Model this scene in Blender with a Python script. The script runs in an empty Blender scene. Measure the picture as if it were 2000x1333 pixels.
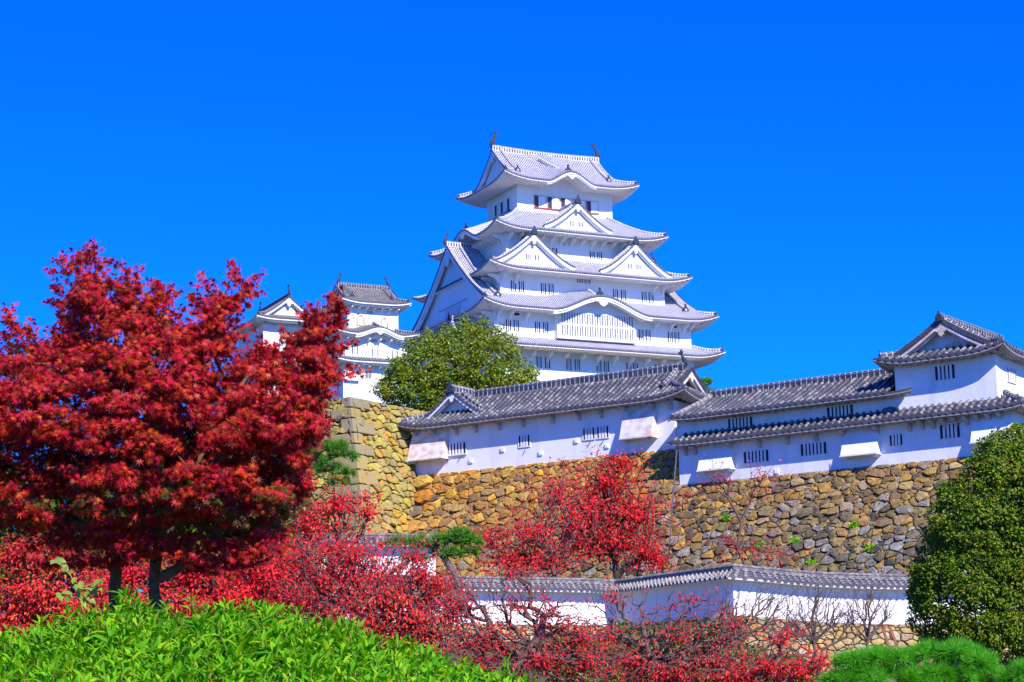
import bpy, math, random
import numpy as np
from mathutils import Matrix, Vector
random.seed(7); rng = np.random.default_rng(7)
SC = bpy.context.scene; COL = SC.collection
R = math.radians; PI = math.pi

# ------------------------------------------------------------------ camera
PITCH, ROLL, F = R(10.8), R(1.2), 3800.0
FW = np.array([0, math.cos(PITCH), math.sin(PITCH)])
R0 = np.array([1., 0, 0]); U0 = np.cross(R0, FW)
RT = R0*math.cos(ROLL) - U0*math.sin(ROLL); UP = R0*math.sin(ROLL) + U0*math.cos(ROLL)
CAM = np.array([0, 0, 1.6])
cd = bpy.data.cameras.new('camera'); cam = bpy.data.objects.new('camera', cd); COL.objects.link(cam)
m = Matrix(((RT[0], UP[0], -FW[0], CAM[0]), (RT[1], UP[1], -FW[1], CAM[1]), (RT[2], UP[2], -FW[2], CAM[2]), (0, 0, 0, 1)))
cam.matrix_world = m; cd.sensor_width = 36; cd.lens = 36*F/2000; cd.clip_end = 6000; cd.clip_start = .1
SC.camera = cam
def at(x, y, Y):
    """point of the place seen at photo pixel (x, y) at distance Y"""
    r = FW + RT*(x-1000)/F + UP*(666.5-y)/F
    return CAM + r*(Y/r[1])
# ------------------------------------------------------------------ light
AZ, EL = R(152), R(38)
SUN = Vector((math.sin(AZ)*math.cos(EL), math.cos(AZ)*math.cos(EL), math.sin(EL)))
w = bpy.data.worlds.new("World"); SC.world = w; w.use_nodes = True
nt = w.node_tree; nt.nodes.clear()
sky = nt.nodes.new('ShaderNodeTexSky'); sky.sky_type = 'NISHITA'; sky.sun_disc = False
sky.sun_elevation = EL; sky.sun_rotation = AZ; sky.altitude = 300; sky.dust_density = .1; sky.air_density = 1.0; sky.ozone_density = 4
hs = nt.nodes.new('ShaderNodeHueSaturation'); hs.inputs['Saturation'].default_value = 1.35
mx = nt.nodes.new('ShaderNodeMix'); mx.data_type = 'RGBA'; mx.blend_type = 'MULTIPLY'; mx.inputs[0].default_value = 1
mx.inputs[7].default_value = (.03, .55, 1.75, 1)
bg = nt.nodes.new('ShaderNodeBackground'); bg.inputs[1].default_value = .12
ow = nt.nodes.new('ShaderNodeOutputWorld')
nt.links.new(sky.outputs[0], hs.inputs['Color']); nt.links.new(hs.outputs[0], mx.inputs[6]); nt.links.new(mx.outputs[2], bg.inputs[0]); nt.links.new(bg.outputs[0], ow.inputs[0])
sd = bpy.data.lights.new('sun', 'SUN'); sd.energy = 5.0; sd.angle = R(.53); sd.color = (1, .94, .84)
so = bpy.data.objects.new('sun', sd); COL.objects.link(so); so.rotation_euler = SUN.to_track_quat('Z', 'Y').to_euler()
SC.view_settings.view_transform = 'Standard'; SC.view_settings.look = 'None'; SC.view_settings.exposure = 0.45; SC.view_settings.gamma = 1

# ------------------------------------------------------------------ materials
def mat(name, col, rough=.8, noise=None, rnd=None, bump=0, bscale=8, spec=.3):
    """col base; noise = list of (scale, lo, hi, colour, factor); rnd = list of colours picked per island"""
    M = bpy.data.materials.new(name); M.use_nodes = True; t = M.node_tree; N = t.nodes; L = t.links
    b = N['Principled BSDF']; b.inputs['Roughness'].default_value = rough; b.inputs['Specular IOR Level'].default_value = spec
    tc = N.new('ShaderNodeTexCoord'); cur = None
    if rnd:
        g = N.new('ShaderNodeNewGeometry'); cr = N.new('ShaderNodeValToRGB'); L.new(g.outputs['Random Per Island'], cr.inputs[0])
        e = cr.color_ramp.elements; n = len(rnd)
        e[0].position = 0; e[0].color = (*rnd[0], 1); e[1].position = 1; e[1].color = (*rnd[-1], 1)
        for i in range(1, n-1): q = e.new(i/(n-1)); q.color = (*rnd[i], 1)
        cur = cr.outputs[0]
    else:
        rgb = N.new('ShaderNodeRGB'); rgb.outputs[0].default_value = (*col, 1); cur = rgb.outputs[0]
    for (sc, lo, hi, c, f) in (noise or []):
        nz = N.new('ShaderNodeTexNoise'); nz.inputs['Detail'].default_value = 6
        if isinstance(sc, tuple):
            mp = N.new('ShaderNodeMapping'); mp.inputs['Scale'].default_value = sc; L.new(tc.outputs['Object'], mp.inputs[0]); L.new(mp.outputs[0], nz.inputs[0]); nz.inputs['Scale'].default_value = 1
        else:
            L.new(tc.outputs['Object'], nz.inputs[0]); nz.inputs['Scale'].default_value = sc
        mr = N.new('ShaderNodeMapRange'); mr.inputs[1].default_value = lo; mr.inputs[2].default_value = hi; mr.inputs[4].default_value = f
        L.new(nz.outputs[0], mr.inputs[0])
        x = N.new('ShaderNodeMix'); x.data_type = 'RGBA'; L.new(mr.outputs[0], x.inputs[0]); L.new(cur, x.inputs[6]); x.inputs[7].default_value = (*c, 1); cur = x.outputs[2]
    L.new(cur, b.inputs['Base Color'])
    if bump:
        nz = N.new('ShaderNodeTexNoise'); nz.inputs['Scale'].default_value = bscale; nz.inputs['Detail'].default_value = 8; L.new(tc.outputs['Object'], nz.inputs[0])
        bp = N.new('ShaderNodeBump'); bp.inputs['Strength'].default_value = bump; bp.inputs['Distance'].default_value = .05; L.new(nz.outputs[0], bp.inputs['Height']); L.new(bp.outputs[0], b.inputs['Normal'])
    return M
def leafmat(name, cols, trans=.35, rough=.45, tcol=None, spec=.4):
    M = mat(name, cols[0], rough, rnd=cols, spec=spec); t = M.node_tree; N = t.nodes; L = t.links
    b = N['Principled BSDF']; src = b.inputs['Base Color'].links[0].from_socket
    tr = N.new('ShaderNodeBsdfTranslucent'); mxs = N.new('ShaderNodeMixShader'); mxs.inputs[0].default_value = trans
    if tcol:
        x = N.new('ShaderNodeMix'); x.data_type = 'RGBA'; x.blend_type = 'MULTIPLY'; x.inputs[0].default_value = 1; L.new(src, x.inputs[6]); x.inputs[7].default_value = (*tcol, 1); src = x.outputs[2]
    L.new(src, tr.inputs[0]); L.new(b.outputs[0], mxs.inputs[1]); L.new(tr.outputs[0], mxs.inputs[2])
    L.new(mxs.outputs[0], N['Material Output'].inputs[0]); return M
def uvmat(name, tile, joint, vfrac, edge, noise_c, rough=.7, vper=1.0, bumpy=0):
    """tile rows: joints of plaster across v and along both u edges"""
    M = bpy.data.materials.new(name); M.use_nodes = True; t = M.node_tree; N = t.nodes; L = t.links; b = N['Principled BSDF']; b.inputs['Roughness'].default_value = rough
    b.inputs['Specular IOR Level'].default_value = .35
    uv = N.new('ShaderNodeUVMap'); sp = N.new('ShaderNodeSeparateXYZ'); L.new(uv.outputs[0], sp.inputs[0])
    def mth(op, a, bb=None):
        n = N.new('ShaderNodeMath'); n.operation = op
        for i, q in enumerate((a, bb)):
            if q is None: continue
            if isinstance(q, (int, float)): n.inputs[i].default_value = q
            else: L.new(q, n.inputs[i])
        return n.outputs[0]
    fv = mth('FRACT', mth('MULTIPLY', sp.outputs[1], vper))
    jv = mth('LESS_THAN', fv, vfrac)
    je = mth('GREATER_THAN', mth('ABSOLUTE', mth('SUBTRACT', sp.outputs[0], .5)), .5-edge)
    j = mth('MAXIMUM', jv, je)
    tc = N.new('ShaderNodeTexCoord')
    nz = N.new('ShaderNodeTexNoise'); nz.inputs['Scale'].default_value = 1.7; nz.inputs['Detail'].default_value = 8; L.new(tc.outputs['Object'], nz.inputs[0])
    wn = N.new('ShaderNodeTexWhiteNoise'); wn.noise_dimensions = '3D'
    sn = N.new('ShaderNodeVectorMath'); sn.operation = 'SNAP'; sn.inputs[1].default_value = (.3, .3, .3); L.new(tc.outputs['Object'], sn.inputs[0]); L.new(sn.outputs[0], wn.inputs[0])
    cr = N.new('ShaderNodeMix'); cr.data_type = 'RGBA'; cr.inputs[6].default_value = (*tile, 1); cr.inputs[7].default_value = (*noise_c, 1)
    fac = mth('MULTIPLY', mth('GREATER_THAN', wn.outputs[0], .62), nz.outputs[0]); L.new(fac, cr.inputs[0])
    x = N.new('ShaderNodeMix'); x.data_type = 'RGBA'; L.new(j, x.inputs[0]); L.new(cr.outputs[2], x.inputs[6]); x.inputs[7].default_value = (*joint, 1)
    y = N.new('ShaderNodeMix'); y.data_type = 'RGBA'; y.blend_type = 'MULTIPLY'; y.inputs[0].default_value = .5; L.new(x.outputs[2], y.inputs[6])
    mr = N.new('ShaderNodeMapRange'); mr.inputs[1].default_value = .3; mr.inputs[2].default_value = .7; mr.inputs[3].default_value = .5; mr.inputs[4].default_value = 1.15; L.new(nz.outputs[0], mr.inputs[0]); L.new(mr.outputs[0], y.inputs[7])
    L.new(y.outputs[2], b.inputs['Base Color']); return M
PL = mat('white_plaster', (.83, .82, .82), .85, noise=[((.5, .5, .12), .5, .75, (.70, .69, .70), .5), (6, .55, .8, (.74, .73, .74), .3)], bump=.05, bscale=3)
PLO = mat('weathered_plaster', (.82, .80, .82), .85, noise=[((1.5, 1.5, .22), .48, .72, (.62, .60, .62), .6), (5, .55, .8, (.60, .55, .50), .4), ((7, 7, .5), .6, .8, (.5, .48, .48), .35), (.5, .45, .7, (.70, .67, .68), .5)], bump=.12, bscale=3)
PLE = mat('shaded_eave_plaster', (.42, .39, .38), .9, noise=[(4, .4, .7, (.28, .25, .23), .7)], bump=.1, bscale=5)  # weathered plaster, darkened to stand for the shade under gallery eaves
PLB = mat('stained_plaster', (.70, .66, .66), .9, noise=[((2, 2, 3), .45, .62, (.55, .34, .24), .75), ((3, 3, .4), .5, .8, (.5, .46, .45), .6)], bump=.1, bscale=6)
TW = uvmat('plaster_jointed_tile', (.12, .12, .17), (.80, .78, .80), .50, .10, (.24, .23, .28), vper=2.4)
TWB = uvmat('plaster_jointed_pan_tile', (.05, .05, .09), (.55, .53, .60), .28, .0, (.12, .11, .15), vper=2.4)
TG = uvmat('grey_tile', (.12, .12, .14), (.025, .025, .04), .16, .09, (.42, .40, .36), vper=3.0, rough=.5)
TGB = uvmat('grey_pan_tile', (.05, .05, .065), (.02, .02, .03), .18, .0, (.13, .12, .11), vper=3.0, rough=.6)
TM = uvmat('mottled_tile', (.16, .15, .165), (.50, .46, .42), .22, .05, (.34, .30, .24), vper=3.0)
TMB = uvmat('mottled_pan_tile', (.06, .06, .075), (.20, .18, .18), .2, .0, (.14, .12, .11), vper=3.0)
RW = uvmat('ridge_plaster_grey', (.11, .10, .15), (.82, .80, .82), .36, .14, (.22, .2, .24), vper=2.6)
RG = uvmat('ridge_grey', (.04, .04, .06), (.55, .53, .55), .15, .08, (.11, .10, .12), vper=3.0)
DK = mat('dark_tile', (.075, .075, .10), .6, noise=[(3, .5, .8, (.2, .19, .2), .6)])
DKW = mat('grey_tile_cap', (.085, .085, .14), .6, noise=[(3, .5, .8, (.28, .26, .28), .6)])
OR = mat('ornament_grey_tile', (.035, .05, .085), .75, noise=[(4, .5, .8, (.08, .10, .14), .6)], spec=.15)
BLK = mat('dark_opening', (.012, .014, .03), .6)
GLZ = mat('lattice_opening', (.03, .03, .09), .3, noise=[(14, .5, .6, (.16, .12, .2), .8)])
RED = mat('red_sill', (.55, .06, .05), .6)
GOLD = mat('gilt_frame', (.75, .45, .03), .45, noise=[(9, .52, .56, (.03, .03, .04), .9)])
GR = mat('joint_shadow_line', (.42, .42, .46), .9)

# ------------------------------------------------------------------ mesh helpers
class MB:
    def __init__(s, T=None): s.v = []; s.f = []; s.uv = []; s.mi = []; s.T = T
    def vert(s, p):
        p = Vector(p)
        if s.T is not None: p = s.T @ p
        s.v.append(tuple(p)); return len(s.v)-1
    def face(s, ids, mi=0, uv=None):
        s.f.append(tuple(ids)); s.mi.append(mi); s.uv.append(uv or [(0.5, 0.9)]*len(ids))
    def poly(s, pts, mi=0, uv=None): s.face([s.vert(p) for p in pts], mi, uv)
    def grid(s, P, mi=0, UV=None):
        """P[i][j] points"""
        ids = [[s.vert(p) for p in row] for row in P]
        for i in range(len(P)-1):
            for j in range(len(P[0])-1):
                q = (ids[i][j], ids[i+1][j], ids[i+1][j+1], ids[i][j+1])
                s.face(q, mi, [UV[i][j], UV[i+1][j], UV[i+1][j+1], UV[i][j+1]] if UV else None)
    def box(s, a, b, mi=0, taper=0):
        x0, y0, z0 = a; x1, y1, z1 = b; t = taper
        P = [(x0-t, y0-t, z0), (x1+t, y0-t, z0), (x1+t, y1+t, z0), (x0-t, y1+t, z0), (x0, y0, z1), (x1, y0, z1), (x1, y1, z1), (x0, y1, z1)]
        i = [s.vert(p) for p in P]
        for q in ((0, 3, 2, 1), (4, 5, 6, 7), (0, 1, 5, 4), (1, 2, 6, 5), (2, 3, 7, 6), (3, 0, 4, 7)): s.face([i[k] for k in q], mi)
    def prism(s, pts, off, mi=0):
        """pts closed planar outline, extruded by vector off"""
        a = [s.vert(p) for p in pts]; b = [s.vert(Vector(p)+Vector(off)) for p in pts]; n = len(pts)
        s.face(a[::-1], mi); s.face(b, mi)
        for k in range(n): s.face((a[k], a[(k+1) % n], b[(k+1) % n], b[k]), mi)
    def sweep(s, path, prof, mi=0, up=(0, 0, 1), cap=True, vlen=True):
        """prof: (side, up) outline swept along path; u round the outline, v metres along"""
        path = [Vector(p) for p in path]; up = Vector(up); rings = []; L = 0; n = len(prof)
        for k, p in enumerate(path):
            d = (path[min(k+1, len(path)-1)] - path[max(k-1, 0)]).normalized(); side = d.cross(up).normalized(); u2 = side.cross(d).normalized()
            if k: L += (p-path[k-1]).length
            rings.append(([s.vert(p+side*a+u2*b) for a, b in prof], L))
        for k in range(len(rings)-1):
            A, la = rings[k]; B, lb = rings[k+1]
            for j in range(n):
                j2 = (j+1) % n
                s.face((A[j], A[j2], B[j2], B[j]), mi, [(0, la), (1, la), (1, lb), (0, lb)])
        if cap: s.face(rings[0][0][::-1], mi); s.face(rings[-1][0], mi)
    def build(s, name, mats, parent=None, smooth=False):
        me = bpy.data.meshes.new(name); me.from_pydata(s.v, [], s.f)
        for M in (mats if isinstance(mats, (list, tuple)) else [mats]): me.materials.append(M)
        me.polygons.foreach_set('material_index', s.mi)
        ul = me.uv_layers.new(name='UVMap'); ul.data.foreach_set('uv', [c for f in s.uv for p in f for c in p])
        if smooth: me.polygons.foreach_set('use_smooth', [True]*len(s.f))
        me.update(); o = bpy.data.objects.new(name, me); COL.objects.link(o)
        if parent: o.parent = parent
        return o
def tag(o, label, cat, group=None, kind=None):
    if label: o['label'] = label
    if cat: o['category'] = cat
    if group: o['group'] = group
    if kind: o['kind'] = kind
    elif cat: o['kind'] = 'thing'
    return o
def empty(name, loc, rz=0, label=None, cat=None, group=None):
    o = bpy.data.objects.new(name, None); COL.objects.link(o); o.location = loc; o.rotation_euler = (0, 0, rz); o.empty_display_size = .5
    return tag(o, label, cat, group)
def inst(o, loc, rz=0, parent=None):
    c = o.copy(); COL.objects.link(c); c.location = loc; c.rotation_euler = (0, 0, rz)
    if parent: c.parent = parent
    return c
def frame(az, o):
    a = R(az); ux = np.array([math.sin(a), math.cos(a), 0]); uy = np.array([-math.cos(a), math.sin(a), 0]); o = np.array(o, float)
    return (lambda x, y, z: o+ux*x+uy*y+np.array([0, 0, z])), PI/2-a

# ------------------------------------------------------------------ roofs
SIDE = {}
class Roof:
    """hipped skirt or hip-and-gable roof around the eave rectangle; sides front/right/back/left in building coordinates"""
    def __init__(s, x0, y0, x1, y1, ze, H, Dref, a=.68, U=.9, c=5, pitch=.32, r=.085, kara=None, mats=None, th=.3, cap=1.25, lip=.07):
        s.x0, s.y0, s.x1, s.y1, s.ze, s.H, s.Dref, s.a, s.U, s.c, s.pitch, s.r = x0, y0, x1, y1, ze, H, Dref, a, U, c, pitch, r
        s.kara = kara or {}; s.mats = mats; s.th = th; s.cap = cap; s.lip = lip
    def T(s, side):
        X0, Y0, X1, Y1 = s.x0, s.y0, s.x1, s.y1
        # columns: s axis, d axis, z
        if side == 'front': return Matrix(((1, 0, 0, X0), (0, 1, 0, Y0), (0, 0, 1, 0), (0, 0, 0, 1))), X1-X0
        if side == 'right': return Matrix(((0, -1, 0, X1), (1, 0, 0, Y0), (0, 0, 1, 0), (0, 0, 0, 1))), Y1-Y0
        if side == 'back': return Matrix(((-1, 0, 0, X1), (0, -1, 0, Y1), (0, 0, 1, 0), (0, 0, 0, 1))), X1-X0
        return Matrix(((0, 1, 0, X0), (-1, 0, 0, Y1), (0, 0, 1, 0), (0, 0, 0, 1))), Y1-Y0
    def rise(s, d): q = d/s.Dref; return s.H*(s.a*q+(1-s.a)*q*q)
    def z(s, side, u, d, L):
        e = min(u, L-u); lift = s.U*max(0, 1-e/s.c)**2.2*max(0, 1-d/(s.c*1.3))
        z = s.ze+s.rise(d)+lift
        if side in s.kara:
            c, h, A = s.kara[side]; q = abs(u-c)/h
            if q < 1: z += A*(.5+.5*math.cos(PI*q))**.95*max(0, 1-.11*d)
        return z
    def flat(s, side, u, d, L):
        e = min(u, L-u); return s.ze+.1*s.rise(d)+s.bump(side, u)+s.U*max(0, 1-e/s.c)**2.2*max(0, 1-d/(s.c*1.3))
    def bump(s, side, u):
        if side not in s.kara: return 0
        c, h, A = s.kara[side]; q = abs(u-c)/h
        return A*(.5+.5*math.cos(PI*q))**.95 if q < 1 else 0
    def emit(s, name, parent, sides, dmax, over, K=7, ribs=.42):
        """tiled sheets + round tile rows + caps (one mesh), fascia and ribbed soffit (child 'eave')"""
        tb = MB(); eb = MB()
        for side in sides:
            T, L = s.T(side); tb.T = T; eb.T = T
            n = max(2, int(round(L/s.pitch))); us = [L*i/n for i in range(n+1)]
            zz = lambda u, d: s.z(side, u, d, L)
            for i in range(n):
                ua, ub = us[i], us[i+1]; um = (ua+ub)/2; da, db = dmax(side, ua, L), dmax(side, ub, L); dm = dmax(side, um, L)
                if abs(da-db) > 1.2: da = db = dm
                if dm > .03:
                    k = max(2, int(K*dm/4)+2); P = [[], []]; UV = [[], []]
                    for j in range(k+1):
                        t = j/k
                        P[0].append((ua, da*t, zz(ua, da*t))); P[1].append((ub, db*t, zz(ub, db*t)))
                        UV[0].append((.5, da*t*1.15)); UV[1].append((.5, db*t*1.15))
                    tb.grid([P[0], P[1]], 1, UV)
                # round tile row on the joint at ua
                dd = dmax(side, max(ua, 1e-3), L) if 0 < i else .0
                if dd > .12:
                    k = max(2, int(K*dd/4)+2); r = s.r; prof = [(-r, 0), (-r*.75, r*.85), (0, r*1.25), (r*.75, r*.85), (r, 0)]; G = []; UV = []
                    sl = [(zz(ua+r, 0)-zz(ua-r, 0))/(2*r)]
                    for j in range(k+1):
                        d = dd*j/k-(.06 if j == 0 else 0); z0 = zz(ua, max(d, 0)); sl_ = (zz(ua+r, max(d, 0))-zz(ua-r, max(d, 0)))/(2*r)
                        G.append([(ua+a, d, z0+b+a*sl_) for a, b in prof]); UV.append([((q)/4, d*1.15) for q in range(5)])
                    G2 = [[G[j][q] for j in range(k+1)] for q in range(5)]; UV2 = [[UV[j][q] for j in range(k+1)] for q in range(5)]
                    tb.grid(G2[::-1], 0, UV2[::-1])
                    z0 = zz(ua, 0); rr = r*s.cap
                    tb.poly([(ua+rr*math.cos(q*PI/3+.5), -.065, z0+.04+rr*math.sin(q*PI/3+.5)) for q in range(6)], 2)
                    # pan tile lip
                if True:
                    z0, z1 = zz(ua, 0), zz(ub, 0)
                    tb.poly([(ua, -.03, z0-s.lip), (ub, -.03, z1-s.lip), (ub, -.03, z1+.02), (ua, -.03, z0+.02)], 2)
            # eave: fascia boards and soffit
            m2 = max(8, int(L/.15)); uu = [L*i/m2 for i in range(m2+1)]
            def off(u): return .1*math.cos(2*PI*u/ribs) if ribs else 0
            prev = None
            for u in uu:
                e = min(u, L-u); z0 = zz(u, 0); b = s.bump(side, u); th = s.th+(.22 if b > .02 else 0)
                dw = min(over, max(e, .02)) if (e < over) else over
                q1 = (u, -.028, z0-s.lip+.01); q2 = (u, -.028, z0-s.lip-th*.45-(.03*math.cos(2*PI*u/s.pitch*.5) if s.pitch < .35 else 0)); q3 = (u, .22 if e > .22 else e, z0-s.lip-th*.45); q4 = (u, .24 if e > .24 else e, z0-.06-th-off(u)*.5)
                dj = [.24+(dw-.24)*t for t in (.33, .66, 1)] if dw > .3 else [dw]*3
                row = [q1, q2, q3, q4]+[(u, max(d, min(.24, e)), s.flat(side, u, max(d, 0), L)-.06-th*1.0-off(u)) for d in dj]
                if prev:
                    for j in range(len(row)-1):
                        eb.poly([prev[j], prev[j+1], row[j+1], row[j]], 0)
                prev = row
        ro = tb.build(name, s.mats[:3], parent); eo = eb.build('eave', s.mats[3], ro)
        return ro
    def hip(s, parent, corner, dtop, d0=.25, w=.16, h=.34, orn=True, os=.55):
        """hip ridge from the corner up"""
        sg = {'fl': (1, 1, s.x0, s.y0), 'fr': (-1, 1, s.x1, s.y0), 'bl': (1, -1, s.x0, s.y1), 'br': (-1, -1, s.x1, s.y1)}[corner]
        L = s.x1-s.x0; path = []; n = 14
        for i in range(n+1):
            d = d0+(dtop-d0)*i/n; z = s.ze+s.rise(d)+s.U*max(0, 1-d/s.c)**2.2*max(0, 1-d/(s.c*1.3))
            path.append((sg[2]+sg[0]*d, sg[3]+sg[1]*d, z+.03))
        b = MB(); b.sweep(path, [(-w, 0), (-w, h), (-w*.5, h+.07), (w*.5, h+.07), (w, h), (w, 0)])
        o = b.build('hip_ridge', s.mats[4], parent)
        if orn:
            ang = math.atan2(sg[1], sg[0])+PI/2
            p = inst(ONI, path[0], ang+PI, o); p.scale = (os, os, os)
        return o
def oni():
    b = MB()
    b.prism([(-.55, -.05, -.2), (.55, -.05, -.2), (.48, -.05, .38), (.26, -.05, .66), (0, -.05, .78), (-.26, -.05, .66), (-.48, -.05, .38)], (0, .34, 0))
    b.sweep([(0, .1, .6), (0, .04, .85), (0, .1, 1.02), (0, .02, 1.15)], [(-.11, -.11), (.11, -.11), (.11, .11), (-.11, .11)], up=(0, 1, 0))
    b.prism([(-.2, -.08, .05), (.2, -.08, .05), (.2, -.08, .35), (-.2, -.08, .35)], (0, .1, 0))
    o = b.build('ridge_ornament', OR); return o
ONI = oni()
def shachi(scale=1.0):
    """fish finial, head down, tail curled up, facing -x"""
    b = MB(); path = []; rad = []
    pts = [(.0, 0, .05, .36), (-.08, 0, .3, .42), (-.04, 0, .65, .38), (.12, 0, 1.0, .29), (.3, 0, 1.3, .2), (.42, 0, 1.55, .14), (.46, 0, 1.75, .08)]
    rings = []
    for k, (x, y, z, r) in enumerate(pts):
        rings.append([b.vert((x+r*math.cos(q*PI/4)*1.0, y+r*.62*math.sin(q*PI/4), z)) for q in range(8)])
    for k in range(len(rings)-1):
        for q in range(8): b.face((rings[k][q], rings[k][(q+1) % 8], rings[k+1][(q+1) % 8], rings[k+1][q]))
    b.prism([(.36, -.07, 1.5), (.02, -.07, 1.95), (.26, -.07, 1.9), (.42, -.07, 2.3), (.6, -.07, 1.9), (1.0, -.07, 1.85), (.66, -.07, 1.52)], (0, .14, 0))
    b.prism([(-.2, -.03, .35), (-.5, -.03, .7), (-.22, -.03, .62), (-.3, -.03, .95), (-.1, -.03, .75)], (0, .06, 0))
    b.prism([(-.25, -.15, .05), (-.5, -.12, .02), (-.45, -.1, .25), (-.2, -.15, .35)], (0, .3, 0))
    b.box((-.25, -.2, -.3), (.35, .2, .08))
    o = b.build('fish_finial', OR, smooth=False); o.scale = (scale,)*3; return o
SHA = shachi()
def ridge_bar(parent, path, mats, w=.2, h=.5, name='main_ridge'):
    b = MB(); b.sweep(path, [(-w, -.1), (-w, h), (-w*1.25, h+.02), (-w*.5, h+.13), (w*.5, h+.13), (w*1.25, h+.02), (w, h), (w, -.1)])
    return b.build(name, mats, parent)
def dormer(parent, T, c, yg, za, zb, w, back, mats, pitch=.32, r=.085, oni_s=.8, wins=1, ex=1.35, name='dormer_gable', bw=.42, dk=PL):
    """triangular gable whose ridge runs along +d; profile concave; T maps (s, d, z) to building space"""
    def zp(u): q = min(1, abs(u)/w); return zb+(za-zb)*(1-q)**ex
    tb = MB(T); n = max(2, int(round(back/pitch))); nu = 12; us = [w*i/nu for i in range(nu+1)]
    for sg in (-1, 1):
        for i in range(n):
            d0, d1 = yg+back*i/n, yg+back*(i+1)/n
            A = [(c+sg*u, d0, zp(u)) for u in us]; B = [(c+sg*u, d1, zp(u)) for u in us]
            UV = [[(.5, u*1.2) for u in us]]*2
            tb.grid([A, B] if sg < 0 else [B, A], 1, UV)
            prof = [(-r, 0), (-r*.75, r*.85), (0, r*1.25), (r*.75, r*.85), (r, 0)]
            G = [[(c+sg*u, d0+a+(r if i == 0 else 0), zp(u)+b) for u in us] for a, b in prof]; UVr = [[(q/4, u*1.2) for u in us] for q in range(5)]
            tb.grid(G if sg < 0 else G[::-1], 0, UVr if sg < 0 else UVr[::-1])
        # verge caps
        m = int(w*1.25/(pitch*.85))
        for i in range(m):
            u = w*(i+.5)/m; z = zp(u)
            tb.poly([(c+sg*u+r*1.3*math.cos(q*PI/3+.5), yg-.05, z+.03+r*1.3*math.sin(q*PI/3+.5)) for q in range(6)], 2)
        tb.grid([[(c+sg*u, yg-.03, zp(u)-.09) for u in us], [(c+sg*u, yg-.03, zp(u)+.02) for u in us]], 2)
    ro = tb.build(name, mats[:3], parent)
    # barge boards, inner boards, gable wall
    gb = MB(T)
    for (y0, y1, o0, o1) in ((yg, yg+.2, -.06, -.06-bw), (yg+.2, yg+.5, -.06-bw*.75, -.06-bw*1.35)):
        for sg in (-1, 1):
            pts_t = [(c+sg*u, zp(u)+o0) for u in us]; pts_b = [(c+sg*u, zp(u)+o1) for u in us]
            for j in range(nu):
                a, b2, c2, d2 = pts_t[j], pts_t[j+1], pts_b[j+1], pts_b[j]
                gb.poly([(a[0], y0, a[1]), (b2[0], y0, b2[1]), (c2[0], y0, c2[1]), (d2[0], y0, d2[1])])
                gb.poly([(d2[0], y0, d2[1]), (c2[0], y0, c2[1]), (c2[0], y1, c2[1]), (d2[0], y1, d2[1])])
    gy = yg+.62; zlow = zb-.6
    top = [(c-u, gy, zp(u)-.1) for u in us[::-1]]+[(c+u, gy, zp(u)-.1) for u in us[1:]]
    for j in range(len(top)-1):
        p, q = top[j], top[j+1]; gb.poly([(p[0], gy, min(zlow, p[2])), (q[0], gy, min(zlow, q[2])), q, p])
    # soffit between verge and gable wall
    for sg in (-1, 1):
        for j in range(nu): gb.poly([(c+sg*us[j], yg+.02, zp(us[j])-.08), (c+sg*us[j+1], yg+.02, zp(us[j+1])-.08), (c+sg*us[j+1], gy, zp(us[j+1])-.08), (c+sg*us[j], gy, zp(us[j])-.08)])
    gb.build('gable_board', dk, ro)
    # pendant
    pb = MB(T); k = (za-zb)/4.0; k = max(.45, min(k, 1.8)); zt = za-.06-bw*.8
    sh = [(0, 0), (-.32, -.15), (-.62, -.42), (-.5, -.6), (-.3, -.55), (-.28, -.85), (-.12, -1.0), (0, -1.12), (.12, -1.0), (.28, -.85), (.3, -.55), (.5, -.6), (.62, -.42), (.32, -.15)]
    pb.prism([(c+a*k*.8, yg-.02, zt+b*k*.9) for a, b in sh], (0, .12, 0)); pb.build('gable_pendant', dk, ro)
    rb = MB(T); rb.sweep([(c, yg-.1, za), (c, yg+back*.5, za), (c, yg+back, za)], [(-.18, -.05), (-.18, .34), (-.09, .44), (.09, .44), (.18, .34), (.18, -.05)]); rb.build('gable_ridge', mats[4], ro)
    # verge ridges near the edge
    for sg in (-1, 1):
        vb = MB(T); vb.sweep([(c+sg*u, yg+.75, zp(u)+.02) for u in us[1:-1]], [(-.13, 0), (-.13, .22), (0, .3), (.13, .22), (.13, 0)]); vb.build('verge_ridge', mats[4], ro)
    p = T @ Vector((c, yg-.15, za+.05)); ang = math.atan2(T[1][0], T[0][0]); o = inst(ONI, p, ang, ro); o.scale = (oni_s,)*3
    return ro, gy

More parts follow.
